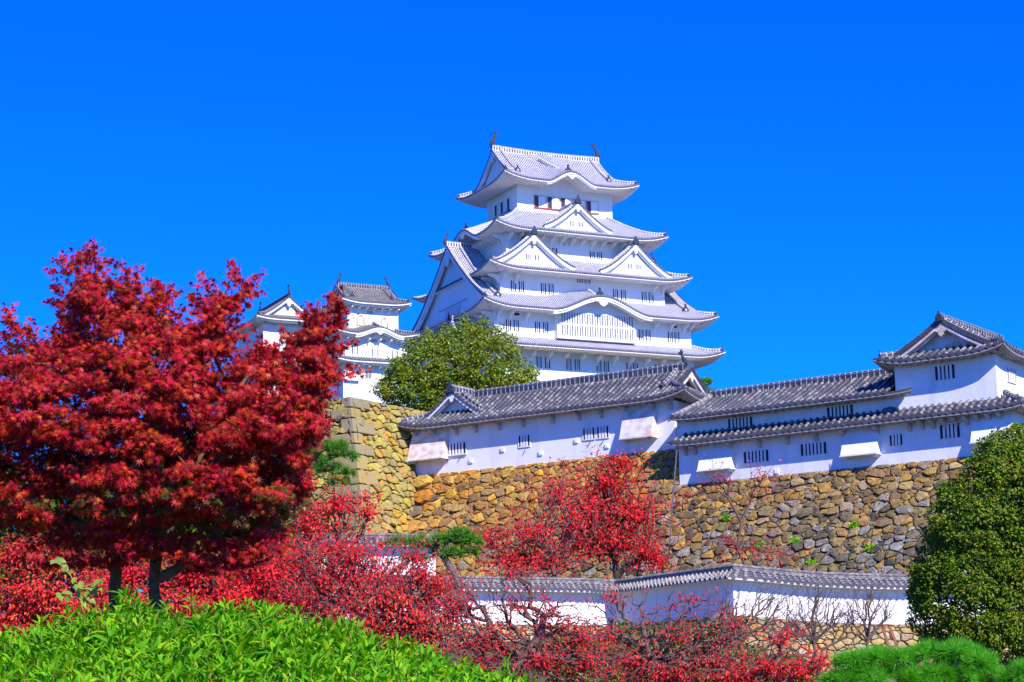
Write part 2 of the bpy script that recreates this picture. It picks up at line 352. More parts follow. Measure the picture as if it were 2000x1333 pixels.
def window(w, h, bars, frame_mat, dark=BLK, fr=.06, proud=.05, bw=.08, sill=0):
    """window seen from -y: frame and bars; child pane"""
    b = MB()
    for k in range(bars): 
        x = -w/2+w*(k+1)/(bars+1); b.box((x-bw/2, -proud, -h), (x+bw/2, -.004, 0))
    b.box((-w/2-fr, -proud*.8, -h-fr), (-w/2, -.003, fr)); b.box((w/2, -proud*.8, -h-fr), (w/2+fr, -.003, fr))
    b.box((-w/2, -proud*.8, 0), (w/2, -.003, fr)); b.box((-w/2-(.08 if sill else 0), -proud*(1+sill), -h-fr*(1+sill*.5)), (w/2+(.08 if sill else 0), -.003, -h))
    o = b.build('window', frame_mat); p = MB(); p.poly([(-w/2, -.012, -h), (w/2, -.012, -h), (w/2, -.012, 0), (-w/2, -.012, 0)]); q = p.build('pane', dark, o)
    return o
def place(o, loc, rz, parent, used={}):
    """first use moves the original, later ones copy it with its children"""
    if id(o.data) not in used: used[id(o.data)] = 1; c = o
    else:
        c = o.copy(); COL.objects.link(c)
        for ch in list(o.children):
            if ch.name.startswith('pane'): k = ch.copy(); COL.objects.link(k); k.parent = c
    c.location = loc; c.rotation_euler = (0, 0, rz); c.parent = parent; return c
def bracket_mesh(dep=.9, h=.9, w=.2, M=PL):
    b = MB(); b.prism([(-w/2, 0, 0), (-w/2, -dep, 0), (-w/2, -dep, -h*.28), (-w/2, -dep*.35, -h*.5), (-w/2, -dep*.12, -h), (-w/2, 0, -h)], (w, 0, 0))
    return b.build('bracket', M)

# ------------------------------------------------------------------ shared building pieces
def gable_end(parent, rf, side, g, mats, bw=.4, ridge_d=None, k=1.0, M2=PL, mi=PL, rec=.55, lattice=False):
    """closes a hip-and-gable roof on one side: verge caps, barge boards, wall, pendant"""
    T, L = rf.T(side); c = L/2; D = c; n = 16
    us = [g+(D-g)*i/n-.25*(1-i/n) for i in range(n+1)]
    pr = [(u, rf.ze+rf.rise(u)) for u in us]; pts = pr+[(L-u, z) for u, z in pr[:-1][::-1]]
    yv = g-.5; cb = MB(T); gb = MB(T)
    for j in range(len(pts)-1):
        (a, za), (b, zb) = pts[j], pts[j+1]; ln = math.hypot(b-a, zb-za); m = max(1, int(ln/(rf.pitch*.85)))
        for q in range(m):
            t = (q+.5)/m; u = a+(b-a)*t; z = za+(zb-za)*t
            cb.poly([(u+rf.r*rf.cap*1.05*math.cos(w_*PI/3+.5), yv-.06, z+.04+rf.r*rf.cap*1.05*math.sin(w_*PI/3+.5)) for w_ in range(6)], 0)
        cb.poly([(a, yv-.03, za-.1-rf.lip*.5), (b, yv-.03, zb-.1-rf.lip*.5), (b, yv-.03, zb+.03), (a, yv-.03, za+.03)], 0)
        for (y0, y1, o0, o1) in ((yv-.02, yv+.15, -.08, -.08-bw), (yv+.15, yv+.35, -.08-bw*.7, -.08-bw*1.4)):
            gb.poly([(a, y0, za+o0), (b, y0, zb+o0), (b, y0, zb+o1), (a, y0, za+o1)])
            gb.poly([(a, y0, za+o1), (b, y0, zb+o1), (b, y1, zb+o1), (a, y1, za+o1)])
        fy = yv+rec; zl = rf.ze+rf.rise(g)-.5
        gb.poly([(a, fy, min(zl, za-.05)), (b, fy, min(zl, zb-.05)), (b, fy, zb-.05), (a, fy, za-.05)])
        gb.poly([(a, yv, za-.06), (b, yv, zb-.06), (b, fy, zb-.06), (a, fy, za-.06)])
    cb.build('verge_tiles', mats[2], parent); gb.build('gable_board', M2, parent)
    zt = rf.ze+rf.rise(D)-.1-bw*.9; sh = [(0, 0), (-.32, -.15), (-.62, -.42), (-.5, -.6), (-.3, -.55), (-.28, -.85), (-.12, -1.0), (0, -1.12), (.12, -1.0), (.28, -.85), (.3, -.55), (.5, -.6), (.62, -.42), (.32, -.15)]
    pb = MB(T); pb.prism([(c+a*k, yv-.03, zt+b*k) for a, b in sh], (0, .14, 0)); pb.build('gable_pendant', M2, parent)
    if lattice:
        lb = MB(T); zb = rf.ze+rf.rise(g)
        lb.box((c-4.6, yv+rec-.06, zb+1.6), (c+4.6, yv+rec-.01, zb+1.75))
        for i in range(9): x = c-2.4+i*.6; lb.box((x, yv+rec-.05, zb+.2), (x+.1, yv+rec-.01, zb+1.5))
        lb.build('gable_lattice', GR, parent)
def tymp(parent, rf, side, dw, M=PL, zb=None):
    T, L = rf.T(side); c, h, A = rf.kara[side]; b = MB(T); n = 24
    for j in range(n):
        u0, u1 = c-h+2*h*j/n, c-h+2*h*(j+1)/n; z0, z1 = rf.z(side, u0, 0, L)-.2, rf.z(side, u1, 0, L)-.2; zz = (zb if zb is not None else rf.ze-.5)
        b.poly([(u0, dw-.03, zz), (u1, dw-.03, zz), (u1, dw-.03, z1), (u0, dw-.03, z0)])
    return b.build('curved_gable_wall', M, parent)
def kara_board(parent, rf, side, M=PL, k=1.0, th=1.0):
    """thick curved board and pendant under the curved gable"""
    T, L = rf.T(side); c, h, A = rf.kara[side]; b = MB(T); n = 32; hh = h*1.0
    for j in range(n):
        u0, u1 = c-hh+2*hh*j/n, c-hh+2*hh*(j+1)/n; z0, z1 = rf.z(side, u0, 0, L)-.24, rf.z(side, u1, 0, L)-.24
        for (ya, yb, t0, t1) in ((.0, .12, 0, .16*th), (.1, .3, .14*th, .38*th)):
            b.poly([(u0, ya, z0-t0), (u1, ya, z1-t0), (u1, ya, z1-t1), (u0, ya, z0-t1)]); b.poly([(u0, ya, z0-t1), (u1, ya, z1-t1), (u1, yb, z1-t1), (u0, yb, z0-t1)])
    zt = rf.z(side, c, 0, L)-.6; sh = [(-1.1, .12), (-.9, -.1), (-.55, -.12), (-.4, -.4), (0, -.62), (.4, -.4), (.55, -.12), (.9, -.1), (1.1, .12)]
    b.prism([(c+a*k, -.02, zt+q*k) for a, q in sh], (0, .1, 0)); b.build('curved_gable_board', M, parent)
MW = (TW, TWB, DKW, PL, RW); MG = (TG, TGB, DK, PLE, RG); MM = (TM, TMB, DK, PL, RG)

# ------------------------------------------------------------------ main keep
KF, KR = frame(64.0, at(965.2, 642.6, 240))
keep = empty('castle_keep', KF(0, 0, 0), KR, 'tall white castle keep of five tiled roofs standing highest on the hill, centre', 'castle')
b = MB()
b.box((-.1, -.1, -6.3), (29.0, 23.9, -1.2), taper=.0); b.box((-.35, -.35, -6.32), (29.25, 24.15, -5.9))
b.box((0, 0, -1.25), (28.8, 23.6, 3.5)); b.box((1.9, 1.9, 3.4), (26.1, 21.8, 9.1)); b.box((3.7, 3.7, 9.0), (24.0, 19.9, 15.0)); b.box((7.13, 7.1, 14.8), (21.45, 16.5, 22.4))
b.build('wall', PL, keep)
P2 = dict(mats=MW, pitch=.33, r=.1, cap=1.5, lip=.16, th=.2)
def hipd(D): return lambda side, s, L: max(0, min(s, L-s, D))
r2 = Roof(-3.1, -3.1, 32.1, 26.8, -2.3, 1.6, 3.2, U=.95, **P2); r2.emit('roof', keep, ('front', 'right', 'left', 'back'), hipd(3.2), 3.1)
for c in ('fl', 'fr'): r2.hip(keep, c, 3.2)
r3 = Roof(-2.5, -2.5, 31.7, 26.1, 2.62, 10.6, 14.3, U=.9, kara={'front': (16.9, 7.2, 2.15)}, **P2)
def d3(side, s, L):
    if side in ('front', 'back'):
        if 1.4 < s < 6.3 or L-6.3 < s < L-1.4: return 14.3
        return max(0, min(s, L-s, 4.7))
    return max(0, min(s, L-s, 1.9))
o3 = r3.emit('roof', keep, ('front', 'right', 'left', 'back'), d3, 2.55, K=6)
for c in ('fl', 'fr'): r3.hip(keep, c, 2.0)
for sd_ in ('left', 'right'): gable_end(o3, r3, sd_, 1.9, MW, bw=.75, k=1.9, lattice=True, rec=.8)
tymp(keep, r3, 'front', 2.5, zb=2.0); kara_board(o3, r3, 'front', k=1.2)
zr = 13.25
for xa, xb in ((-1.15, 3.8), (24.5, 30.35)):
    ridge_bar(o3, [(xa, 11.8, zr), (xb, 11.8, zr)], RW, h=.55)
def prof_path(rf, side, u, d0, d1, n=12, dz=.02):
    T, L = rf.T(side); return [T @ Vector((u, d0+(d1-d0)*i/n, rf.z(side, u, d0+(d1-d0)*i/n, L)+dz)) for i in range(n+1)]
def slope_ridge(parent, rf, side, u, dtop, dbot, M, w=.15, h=.3, orn=True, s=.9):
    p = prof_path(rf, side, u, dtop, dbot); b = MB(); b.sweep(p, [(-w, 0), (-w, h), (0, h+.1), (w, h), (w, 0)]); o = b.build('descending_ridge', M, parent)
    if orn: T, L = rf.T(side); k = inst(ONI, p[-1], math.atan2(T[1][0], T[0][0]), o); k.scale = (s,)*3
    return o
slope_ridge(o3, r3, 'front', 3.3, 14.2, 2.9, RW); slope_ridge(o3, r3, 'front', 34.2-3.3, 14.2, 2.9, RW)
slope_ridge(o3, r3, 'front', 1.55, 14.2, 2.4, RW, w=.2, h=.22, orn=False)
b = MB(); b.sweep([(14.0, .9, 6.0), (14.4, -.6, 4.95), (14.4, -1.6, 4.87)], [(-.15, 0), (-.15, .35), (0, .45), (.15, .35), (.15, 0)]); o = b.build('curved_gable_ridge', RW, keep); inst(ONI, (14.4, -1.7, 4.9), 0, o)
for x in (-1.3, 30.5):
    f = inst(SHA, (x, 11.8, zr+.35), 0 if x < 5 else PI, o3); f.scale = (.7,)*3
r4 = Roof(-.75, -.7, 28.9, 24.4, 8.05, 2.65, 4.45, U=.85, **P2); o4 = r4.emit('roof', keep, ('front', 'right', 'left', 'back'), hipd(4.45), 2.6)
for c in ('fl', 'fr'): r4.hip(keep, c, 4.45)
r5 = Roof(1.0, 1.0, 26.5, 22.7, 13.8, 4.0, 6.1, U=.85, kara={'left': (11.2, 5.0, 1.7), 'right': (10.8, 5.0, 1.7)}, **P2); o5 = r5.emit('roof', keep, ('front', 'right', 'left', 'back'), hipd(6.1), 2.65)
for c in ('fl', 'fr', 'bl'): r5.hip(keep, c, 6.1)
for sd_ in ('left', 'right'): tymp(keep, r5, sd_, 2.7, zb=13.2); kara_board(o5, r5, sd_, k=1.0)
b = MB(); b.sweep([(7.0, 11.5, 17.0), (4, 11.5, 15.75), (1.7, 11.5, 15.5)], [(-.15, 0), (-.15, .35), (0, .45), (.15, .35), (.15, 0)]); o = b.build('curved_gable_ridge', RW, keep); inst(ONI, (1.6, 11.5, 15.5), -PI/2, o)
r6 = Roof(3.85, 4.0, 24.0, 19.5, 21.42, 5.8, 7.75, a=.62, U=.85, kara={'front': (9.95, 3.7, 1.55)}, **P2)
def d6(side, s, L):
    if side in ('front', 'back'): return 7.75 if 1.9 < s < L-1.9 else max(0, min(s, L-s))
    return max(0, min(s, L-s, 2.4))
o6 = r6.emit('roof', keep, ('front', 'right', 'left', 'back'), d6, 3.1)
for c in ('fl', 'fr', 'bl'): r6.hip(keep, c, 2.5)
for sd_ in ('left', 'right'): gable_end(o6, r6, sd_, 2.4, MW, bw=.5, k=1.2)
tymp(keep, r6, 'front', 3.1, zb=20.9); kara_board(o6, r6, 'front', k=.7, th=.75)
ridge_bar(o6, [(5.75+16.35*i/8, 11.75, 27.2-.22*math.sin(PI*i/8)) for i in range(9)], RW, h=.6, w=.25)
f = inst(SHA, (5.9, 11.75, 27.8), 0, o6); f.scale = (1.0,)*3; f = inst(SHA, (21.9, 11.75, 27.8), PI, o6); f.scale = (1.0,)*3
for u in (3.2, 20.15-3.2): slope_ridge(o6, r6, 'front', u, 7.6, 2.6, RW, s=.8)
b = MB(); b.sweep([(11.8, 10.0, 26.0), (12.6, 8.0, 24.6), (13.6, 6.6, 23.55), (13.8, 5.2, 23.1)], [(-.14, 0), (-.14, .3), (0, .4), (.14, .3), (.14, 0)]); o = b.build('curved_gable_ridge', RW, keep); inst(ONI, (13.8, 5.0, 23.05), 0, o)
# dormer gables
I4 = Matrix.Identity(4)
def small_wins(parent, c, y, z, n=2, w=.62, h=.62, gap=1.25):
    for k in range(n):
        x = c+(k-(n-1)/2)*gap; place(WS, (x, y-.01, z), 0, parent)
WS = window(.62, .68, 2, PL, fr=.03, bw=.11)
for (c, yg, za, zb, w_, back, zw) in ((13.5, 2.0, 18.2, 14.75, 5.0, 4.8, 15.75), (6.1, .3, 12.95, 8.95, 5.8, 3.2, 10.3), (21.05, .3, 12.95, 8.95, 5.4, 3.2, 10.3)):
    g, gy = dormer(keep, I4, c, yg, za, zb, w_, back, MW, bw=.5, r=.115)
    small_wins(g, c, gy, zw)
TL = Matrix(((0, 1, 0, -3), (-1, 0, 0, 24), (0, 0, 1, 0), (0, 0, 0, 1)))
dormer(keep, TL, 24-7.0, .1, 2.4, -1.4, 4.2, 2.8, MW, bw=.4)
# windows
WK = window(.74, 1.45, 2, PL, fr=.05, bw=.14); WK.scale = (1, 1, 1)
for z, y, xs in ((-3.2, -.1, (2.0, 3.15, 6.15, 7.35, 10.4, 11.6, 14.75, 15.85, 19.15, 20.15, 23.4, 24.5)), (1.33, 0, (2.0, 3.08, 6.1, 7.25, 21.2, 22.25, 25.6, 26.6)), (6.9, 1.9, (3.75, 4.87, 8.05, 9.15, 18.65, 19.8, 22.95, 24.0))):
    for x in xs: place(WK, (x, y, z), 0, keep)
WM = window(.74, 1.0, 2, PL, fr=.05, bw=.13)
for x in (10.75, 16.3, 17.4): place(WM, (x, 3.7, 12.2), 0, keep)
WV = window(.85, .5, 3, PL, fr=.04, bw=.1)
for x, y, z in ((13.3, 3.7, 14.05), (14.25, 3.7, 14.05), (18.8, 3.7, 13.9), (13.4, 1.9, 7.85), (14.5, 1.9, 7.85), (12.4, 0, 4.2), (16.5, 0, 4.1)): place(WV, (x, y, z), 0, keep)
for x in (11.98, 13.15):
    b = MB(); b.box((x-.4, 3.62, 12.7), (x+.4, 3.7, 12.76)); b.box((x-.4, 3.62, 12.95), (x+.4, 3.7, 13.01)); b.build('vent', GR, keep)
for x, z in ((4.7, -1.45), (9.6, 2.25), (18.6, -1.5), (25.4, -1.5), (26.3, 2.2), (3.2, 2.25)):
    b = MB(); b.box((x-.35, -.16 if z < 0 else -.05, z-.3), (x+.35, -.1 if z < 0 else 0, z)); b.build('vent', BLK if z > 0 else GR, keep)
# top storey windows: dark lattice beside a white shutter, red sill
for x in (9.65, 11.65, 13.65, 15.6, 17.55):
    b = MB(); b.box((x+.62, 7.06, 18.5), (x+1.68, 7.099, 20.045)); b.build('shutter', PL, keep)
for x in (9.65, 11.65, 13.65, 15.6, 17.55):
    f = MB(); f.box((x-.08, 6.98, 18.45), (x, 7.098, 20.1)); f.box((x, 7.0, 20.05), (x+1.72, 7.098, 20.12), 1); f.box((x+1.68, 7.02, 18.45), (x+1.75, 7.098, 20.05), 1)
    q = f.build('window', [GOLD, GR], keep); p = MB(); p.poly([(x, 7.09, 18.5), (x+.62, 7.09, 18.5), (x+.62, 7.09, 20.05), (x, 7.09, 20.05)]); p.build('pane', GLZ, q)
b = MB(); b.box((9.55, 6.92, 18.34), (19.35, 7.098, 18.46)); b.build('window_sill', RED, keep)
for y in (9.3, 11.3, 13.2):
    f = MB(); f.box((7.0, y-.1, 18.4), (7.128, y, 20.1)); q = f.build('window', PLO, keep); p = MB(); p.poly([(7.118, y, 18.45), (7.118, y+.85, 18.45), (7.118, y+.85, 20.05), (7.118, y, 20.05)]); p.build('pane', BLK, q)
b = MB(); b.box((6.98, 9.2, 18.3), (7.128, 14.3, 18.4)); b.build('window_sill', DK, keep)
SLIT = mat('slit_shadow', (.07, .07, .10), .9)
# latticed bay under the large curved gable
b = MB(); b.box((8.5, -.85, -.75), (20.0, .02, 3.2)); b.prism([(8.5, -.85, 3.19), (20.0, -.85, 3.19), (18.2, -.85, 4.1), (16.2, -.85, 4.35), (12.3, -.85, 4.35), (10.3, -.85, 4.1)], (0, .9, 0)); bay = b.build('bay', PL, keep)
f = MB()
n = 29
for (z0, z1) in ((-.3, 1.0), (1.22, 2.65)):
    for i in range(n+1): x = 9.0+10.6*i/n; f.box((x-.105, -.95, z0), (x+.105, -.852, z1))
f.box((8.9, -.935, 1.0), (19.7, -.852, 1.22)); q = f.build('lattice_window', PL, bay)
p = MB(); p.poly([(9.0, -.862, -.3), (19.6, -.862, -.3), (19.6, -.862, 2.65), (9.0, -.862, 2.65)]); p.build('pane', SLIT, bay)
# brackets
BK = bracket_mesh(1.55, 1.15, .17)
for i in range(12): place(BK, (-.1+.4+2.36*i, -.1, -2.72), 0, keep)
for x in (.35, 2.1, 4.4, 23.2, 25.6, 27.6, 28.5): place(BK, (x, 0, 2.3), 0, keep)
for x in (2.2, 4.0, 24.3, 25.7): place(BK, (x, 1.9, 7.72), 0, keep)
for i in range(14): place(BK, (4.0+1.52*i, 3.7, 13.48), 0, keep)
for i in range(8): place(BK, (3.7, 4.2+1.1*i, 13.42), -PI/2, keep)
for i in range(3): place(BK, (1.9, 2.2+2.2*i, 7.65), -PI/2, keep); place(BK, (0, .4+2.2*i, 2.22), -PI/2, keep)

# ------------------------------------------------------------------ lesser towers
TF, TRz = frame(64.0, at(679, 640, 228))
tw = empty('castle_turret', TF(0, 0, 0), TRz, 'white three-roofed castle turret with two gilt arched windows, left of the keep', 'turret')
b = MB(); b.box((0, 0, -1.2), (6.55, 6.2, 3.0)); b.box((-.9, -.8, -9.5), (7.3, 7, -1.15)); b.build('wall', PL, tw)
PB = dict(mats=MM, pitch=.36, r=.1)
t3 = Roof(-1.15, -1.3, 7.75, 7.5, 2.98, 2.75, 4.4, U=.4, c=3, **PB)
def dt(g, D): return lambda side, s, L: (D if g-.5 < s < L-g+.5 else max(0, min(s, L-s))) if side in ('front', 'back') else max(0, min(s, L-s, g))
def dty(g, D): return lambda side, s, L: (D if g-.5 < s < L-g+.5 else max(0, min(s, L-s))) if side in ('left', 'right') else max(0, min(s, L-s, g))
ot = t3.emit('roof', tw, ('front', 'right', 'left', 'back'), dt(1.3, 4.4), 1.2)
for sd_ in ('left', 'right'): gable_end(ot, t3, sd_, 1.3, MM, bw=.3, k=.7)
for c in ('fl', 'fr', 'bl'): t3.hip(tw, c, 1.4, w=.14, h=.25, os=.45)
for u in (1.9, 7.0): slope_ridge(ot, t3, 'front', u, 4.3, 1.6, RG, s=.6, w=.13, h=.22)
ridge_bar(ot, [(-.05, 3.1, 5.72), (6.6, 3.1, 5.72)], RG, h=.35, w=.17)
for x in (.05, 6.5): f = inst(SHA, (x, 3.1, 6.05), 0 if x < 3 else PI, ot); f.scale = (.62,)*3
t2 = Roof(-2.4, -2.2, 8.4, 8.4, -1.0, 1.0, 2.4, U=.45, c=3, kara={'front': (5.7, 3.1, .85)}, **PB)
o2 = t2.emit('roof', tw, ('front', 'right', 'left', 'back'), hipd(2.4), 1.4)
for c in ('fl', 'fr'): t2.hip(tw, c, 2.3, w=.14, h=.25, os=.45)
tymp(tw, t2, 'front', 1.4, zb=-1.4); kara_board(o2, t2, 'front', k=.5, th=.8); b = MB(); b.sweep([(3.3, .2, .7), (3.3, -1.6, -.05)], [(-.14, 0), (-.14, .25), (0, .35), (.14, .25), (.14, 0)]); o = b.build('curved_gable_ridge', RG, o2)
t1 = Roof(-2.2, -2.1, 8.5, 8.3, -4.3, .7, 1.4, U=.3, c=3, **PB); t1.emit('roof', tw, ('front', 'right', 'left', 'back'), hipd(1.35), 1.3)
def arch_window(w_, h):
    n = 10; o_ = [(-w_/2*1.12, -h)]+[(-w_/2*(1-.28*(i/n)**2 if i < n else 0)*math.cos(PI/2*max(0, (i-4)/(n-4))) if i >= 4 else -w_/2*(1.1-.025*i), -h+h*(.55*i/4 if i < 4 else .55+.45*math.sin(PI/2*(i-4)/(n-4)))) for i in range(1, n+1)]
    outl = o_+[(-x, z) for x, z in o_[::-1][1:]]
    f = MB(); k = 1.0
    for j in range(len(outl)):
        a, b_ = outl[j], outl[(j+1) % len(outl)]; cx, cz = 0, -h/2
        A = (cx+(a[0]-cx)*1.22, cz+(a[1]-cz)*1.16); B = (cx+(b_[0]-cx)*1.22, cz+(b_[1]-cz)*1.16)
        f.poly([(a[0], -.08, a[1]), (b_[0], -.08, b_[1]), (B[0], -.08, B[1]), (A[0], -.08, A[1])]); f.poly([(A[0], -.08, A[1]), (B[0], -.08, B[1]), (B[0], 0, B[1]), (A[0], 0, A[1])])
    o = f.build('window', GOLD); p = MB(); p.poly([(x, -.02, z) for x, z in outl]); p.build('pane', GR, o)
    q = MB()
    for i in range(3): x = -w_*.26+i*w_*.26; q.box((x-.07, -.06, -h), (x+.07, -.022, -.12*h))
    q.build('pane_bar', PL, o); return o
for x, z in ((1.65, 1.55), (4.7, 1.4)):
    o = arch_window(.8, 1.15); o.location = (x, 0, z); o.parent = tw
WT = window(.8, 1.0, 3, PL, fr=.04, bw=.13)
for x, z in ((.6, -2.3), (3.2, -2.5), (5.7, -2.6)): place(WT, (x, -.8, z), 0, tw)
WD = window(.75, .9, 3, PL, BLK, fr=.05, bw=.06)
for x, z in ((2.3, -5.3), (5.3, -5.3)): place(WD, (x, -.8, z), 0, tw)
for x, y, z in ((2.9, 0, 2.2), (3.0, -.8, -1.35), (4.2, -.8, -1.35)):
    b = MB(); b.box((x-.4, y-.04, z-.35), (x+.4, y, z)); b.build('vent', GR, tw)
b = MB(); b.prism([(-.85, -.81, -4.9), (-.85, -.81, -6.6), (-.85, -1.25, -6.6), (-.85, -.86, -4.9)], (1.9, 0, 0)); b.build('stone_drop_bay', PL, tw)
BT = bracket_mesh(.9, .6, .16)
for i in range(7): place(BT, (.3+1.0*i, 0, 2.6), 0, tw)
for i in range(6): place(BT, (-.6+1.4*i, -.8, -1.45), 0, tw); place(BT, (-.6+1.4*i, -.8, -4.72), 0, tw)
AF, ARz = frame(64.0, at(514, 640, 235))
ta = empty('castle_turret', AF(0, 0, 0), ARz, 'small white turret with a front gable, half hidden behind the red maple top', 'turret')
b = MB(); b.box((0, 0, -12), (6.2, 9.8, 1.0)); b.build('wall', PL, ta)
a1 = Roof(-1.35, -1.6, 7.55, 11.4, .95, 3.0, 4.45, U=.3, c=3, **PB); oa = a1.emit('roof', ta, ('front', 'right', 'left', 'back'), dty(1.3, 4.45), 1.3)
gable_end(oa, a1, 'front', 1.3, MM, bw=.32, k=.8); gable_end(oa, a1, 'back', 1.3, MM, bw=.32, k=.8)
for c in ('fl', 'fr'): a1.hip(ta, c, 1.4, w=.14, h=.25, os=.45)
ridge_bar(oa, [(3.1, -.9, 3.95), (3.1, 10.8, 3.95)], RG, h=.4, w=.17)
for y in (-.75, 10.6): f = inst(SHA, (3.1, y, 4.3), PI/2 if y < 3 else -PI/2, oa); f.scale = (.6,)*3

# ------------------------------------------------------------------ long white gallery (yagura) left of centre
MF, MR = frame(124, at(812, 930, 118)); MO = MF(0, 0, 0)
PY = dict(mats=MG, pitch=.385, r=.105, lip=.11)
ya = empty('castle_gallery', MO, MR, 'long white gallery with grey tiled roof and small front gable on the stone wall, centre', 'gallery')
b = MB(); b.box((0, 0, -.25), (18.15, 4.5, 2.75)); b.build('wall', PLO, ya)
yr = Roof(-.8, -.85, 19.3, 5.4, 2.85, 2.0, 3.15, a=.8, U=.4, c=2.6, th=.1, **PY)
def dy(side, s, L):
    if side in ('front', 'back'): return 3.12 if (s > 3.0 and s < L-1.2) else max(0, min(s, L-s, 3.12))
    return max(0, min(s, L-s, 1.7 if side == 'right' else 3.1))
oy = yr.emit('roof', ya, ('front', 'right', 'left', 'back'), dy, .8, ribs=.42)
gable_end(oy, yr, 'right', 1.7, MG, bw=.28, k=.4, M2=PLB)
ridge_bar(oy, [(2.6, 2.28, 4.82), (17.75, 2.28, 4.82)], RG, h=.3, w=.15)
for c in ('fr', 'fl'): yr.hip(ya, c, 1.7 if c == 'fr' else 2.2, w=.12, h=.16, os=.3)
slope_ridge(oy, yr, 'front', 18.0, 3.0, 1.2, RG, w=.12, h=.16, s=.45)
g, gy = dormer(ya, I4, 2.65, .15, 4.95, 3.35, 2.35, 2.2, MG, pitch=.37, r=.1, oni_s=.5, ex=1.15, bw=.2, dk=PLO)
f = inst(SHA, (17.65, 2.28, 5.1), PI, oy); f.scale = (.42,)*3
WY1 = window(1.6, .68, 6, PLO, fr=.05, bw=.12, proud=.06, sill=1); place(WY1, (2.98, 0, 1.72), 0, ya)
WY2 = window(.76, .66, 3, PLO, fr=.05, bw=.12, proud=.06)
for x in (8.02, 12.5, 13.44): place(WY2, (x, 0, 1.72), 0, ya)
for x, z in ((4.15, .54), (6.46, 1.0), (9.14, .55), (11.63, 1.04), (13.69, .55)):
    b = MB(); b.box((x-.14, -.07, z-.12), (x+.14, 0, z+.12)); b.box((x-.1, -.085, z-.08), (x+.06, -.07, z+.08)); b.build('loophole', PLO, ya)
def drop_bay(parent, x0, x1, zt, zb, dep, name='stone_drop_bay', M=PLB, zs=None):
    b = MB(); b.prism([(x0, .0, zt), (x0, -.06, zt), (x0, -dep, zb), (x0, -dep, zb-.03), (x0, 0, zb-.03)], (x1-x0, 0, 0))
    b.box((x0-.04, -dep-.05, zb-.09), (x1+.04, -.0, zb-.032)); b.box((x0+.1, -dep+.1, zb-.2), (x0+.25, -.01, zb-.092)); b.box((x1-.25, -dep+.1, zb-.2), (x1-.1, -.01, zb-.092)); return b.build(name, M, parent)
drop_bay(ya, -.12, 2.5, 2.7, .9, .75); drop_bay(ya, 14.95, 17.0, 2.75, .8, .75)
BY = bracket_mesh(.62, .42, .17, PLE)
for x, z in ((2.45, .8), (3.3, .85), (8.0, .85), (12.5, .9), (13.4, .93)):
    b = MB(); b.sweep([(x+.07, -.02, z), (x-.05, -.06, z-.22)], [(-.02, -.02), (.02, -.02), (.02, .02), (-.02, .02)]); b.build('drain_pipe', DK, ya)
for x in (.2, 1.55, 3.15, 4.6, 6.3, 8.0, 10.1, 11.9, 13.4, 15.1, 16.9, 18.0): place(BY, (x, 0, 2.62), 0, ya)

# ------------------------------------------------------------------ two-storey gallery with corner turret, right
RF, RR = frame(126, MF(19, -1.2, 0))
yb = empty('castle_gallery', RF(0, 0, 0), RR, 'two-storey white gallery with a gabled corner turret above it, right side of photo', 'gallery')
b = MB(); b.box((0, 0, -2.75), (19.25, 6.5, .3)); b.box((.02, .03, .25), (13.1, 4.6, 1.3)); b.box((13.1, .0, .3), (18.55, 7, 2.8)); b.build('wall', PLO, yb)
u1 = Roof(-.15, -.8, 14.4, 5.4, 1.36, 1.5, 3.1, a=.85, U=.1, c=2, th=.1, **PY)
def du(side, s, L): return (3.1 if s > 1.2 else max(0, min(s*2.6, 3.1))) if side == 'front' else (3.1 if s < L-1.2 else 0)
def du2(side, s, L):
    if side == 'front': return 3.1 if (s > 1.3 and s < 13.2) else (max(0, min(s*2.3, 3.1)) if s <= 1.3 else 0)
    return 3.1 if 1.4 < s < L else 0
ou = u1.emit('roof', yb, ('front', 'back'), du2, .8)
ridge_bar(ou, [(.9, 2.3, 2.82), (13.1, 2.3, 2.82)], RG, h=.26, w=.14)
b = MB(); b.sweep([(.05, -.6, 1.46), (.5, .8, 2.1), (.95, 2.3, 2.85)], [(-.14, 0), (-.14, .14), (0, .2), (.14, .14), (.14, 0)]); b.build('verge_ridge', TM, ou)
b = MB(); b.prism([(-.05, 0, .3), (-.05, 4.6, .3), (-.05, 4.6, 1.5), (-.05, 2.3, 2.7), (-.05, 0, 1.5)], (.1, 0, 0)); b.build('gable_wall', PLO, yb)
lo = Roof(-.25, -.8, 20.05, 7.4, -.03, .58, .82, a=.9, U=.12, c=1.5, th=.1, **PY)
def dl(side, s, L): return max(0, min(s, L-s, .82)) if side != 'right' else max(0, min(s, 1.5))
ol = lo.emit('roof', yb, ('front',), hipd(.82), .8)
lo2 = Roof(-.25, -.8, 20.05, 7.4, -.03, .95, 1.5, a=.9, U=.12, c=1.5, th=.1, **PY); lo2.emit('roof', yb, ('right',), hipd(1.5), .8)
lo2.hip(yb, 'fr', 1.3, w=.12, h=.14, os=.3)
tt = Roof(12.35, -.85, 19.35, 8.4, 2.88, 1.95, 3.5, a=.72, U=.35, c=2.2, th=.1, **PY); ott = tt.emit('roof', yb, ('front', 'right', 'left', 'back'), dty(1.15, 3.5), .8)
gable_end(ott, tt, 'front', 1.15, MG, bw=.22, k=.5, M2=PLB); gable_end(ott, tt, 'back', 1.15, MG, bw=.22, k=.5, M2=PLO)
ridge_bar(ott, [(15.85, -.3, 4.82), (15.85, 7.8, 4.82)], RG, h=.24, w=.14)
f = inst(ONI, (15.85, -.4, 4.85), 0, ott); f.scale = (.38,)*3
for c in ('fl', 'fr'): tt.hip(yb, c, 1.3, w=.12, h=.16, os=.3)
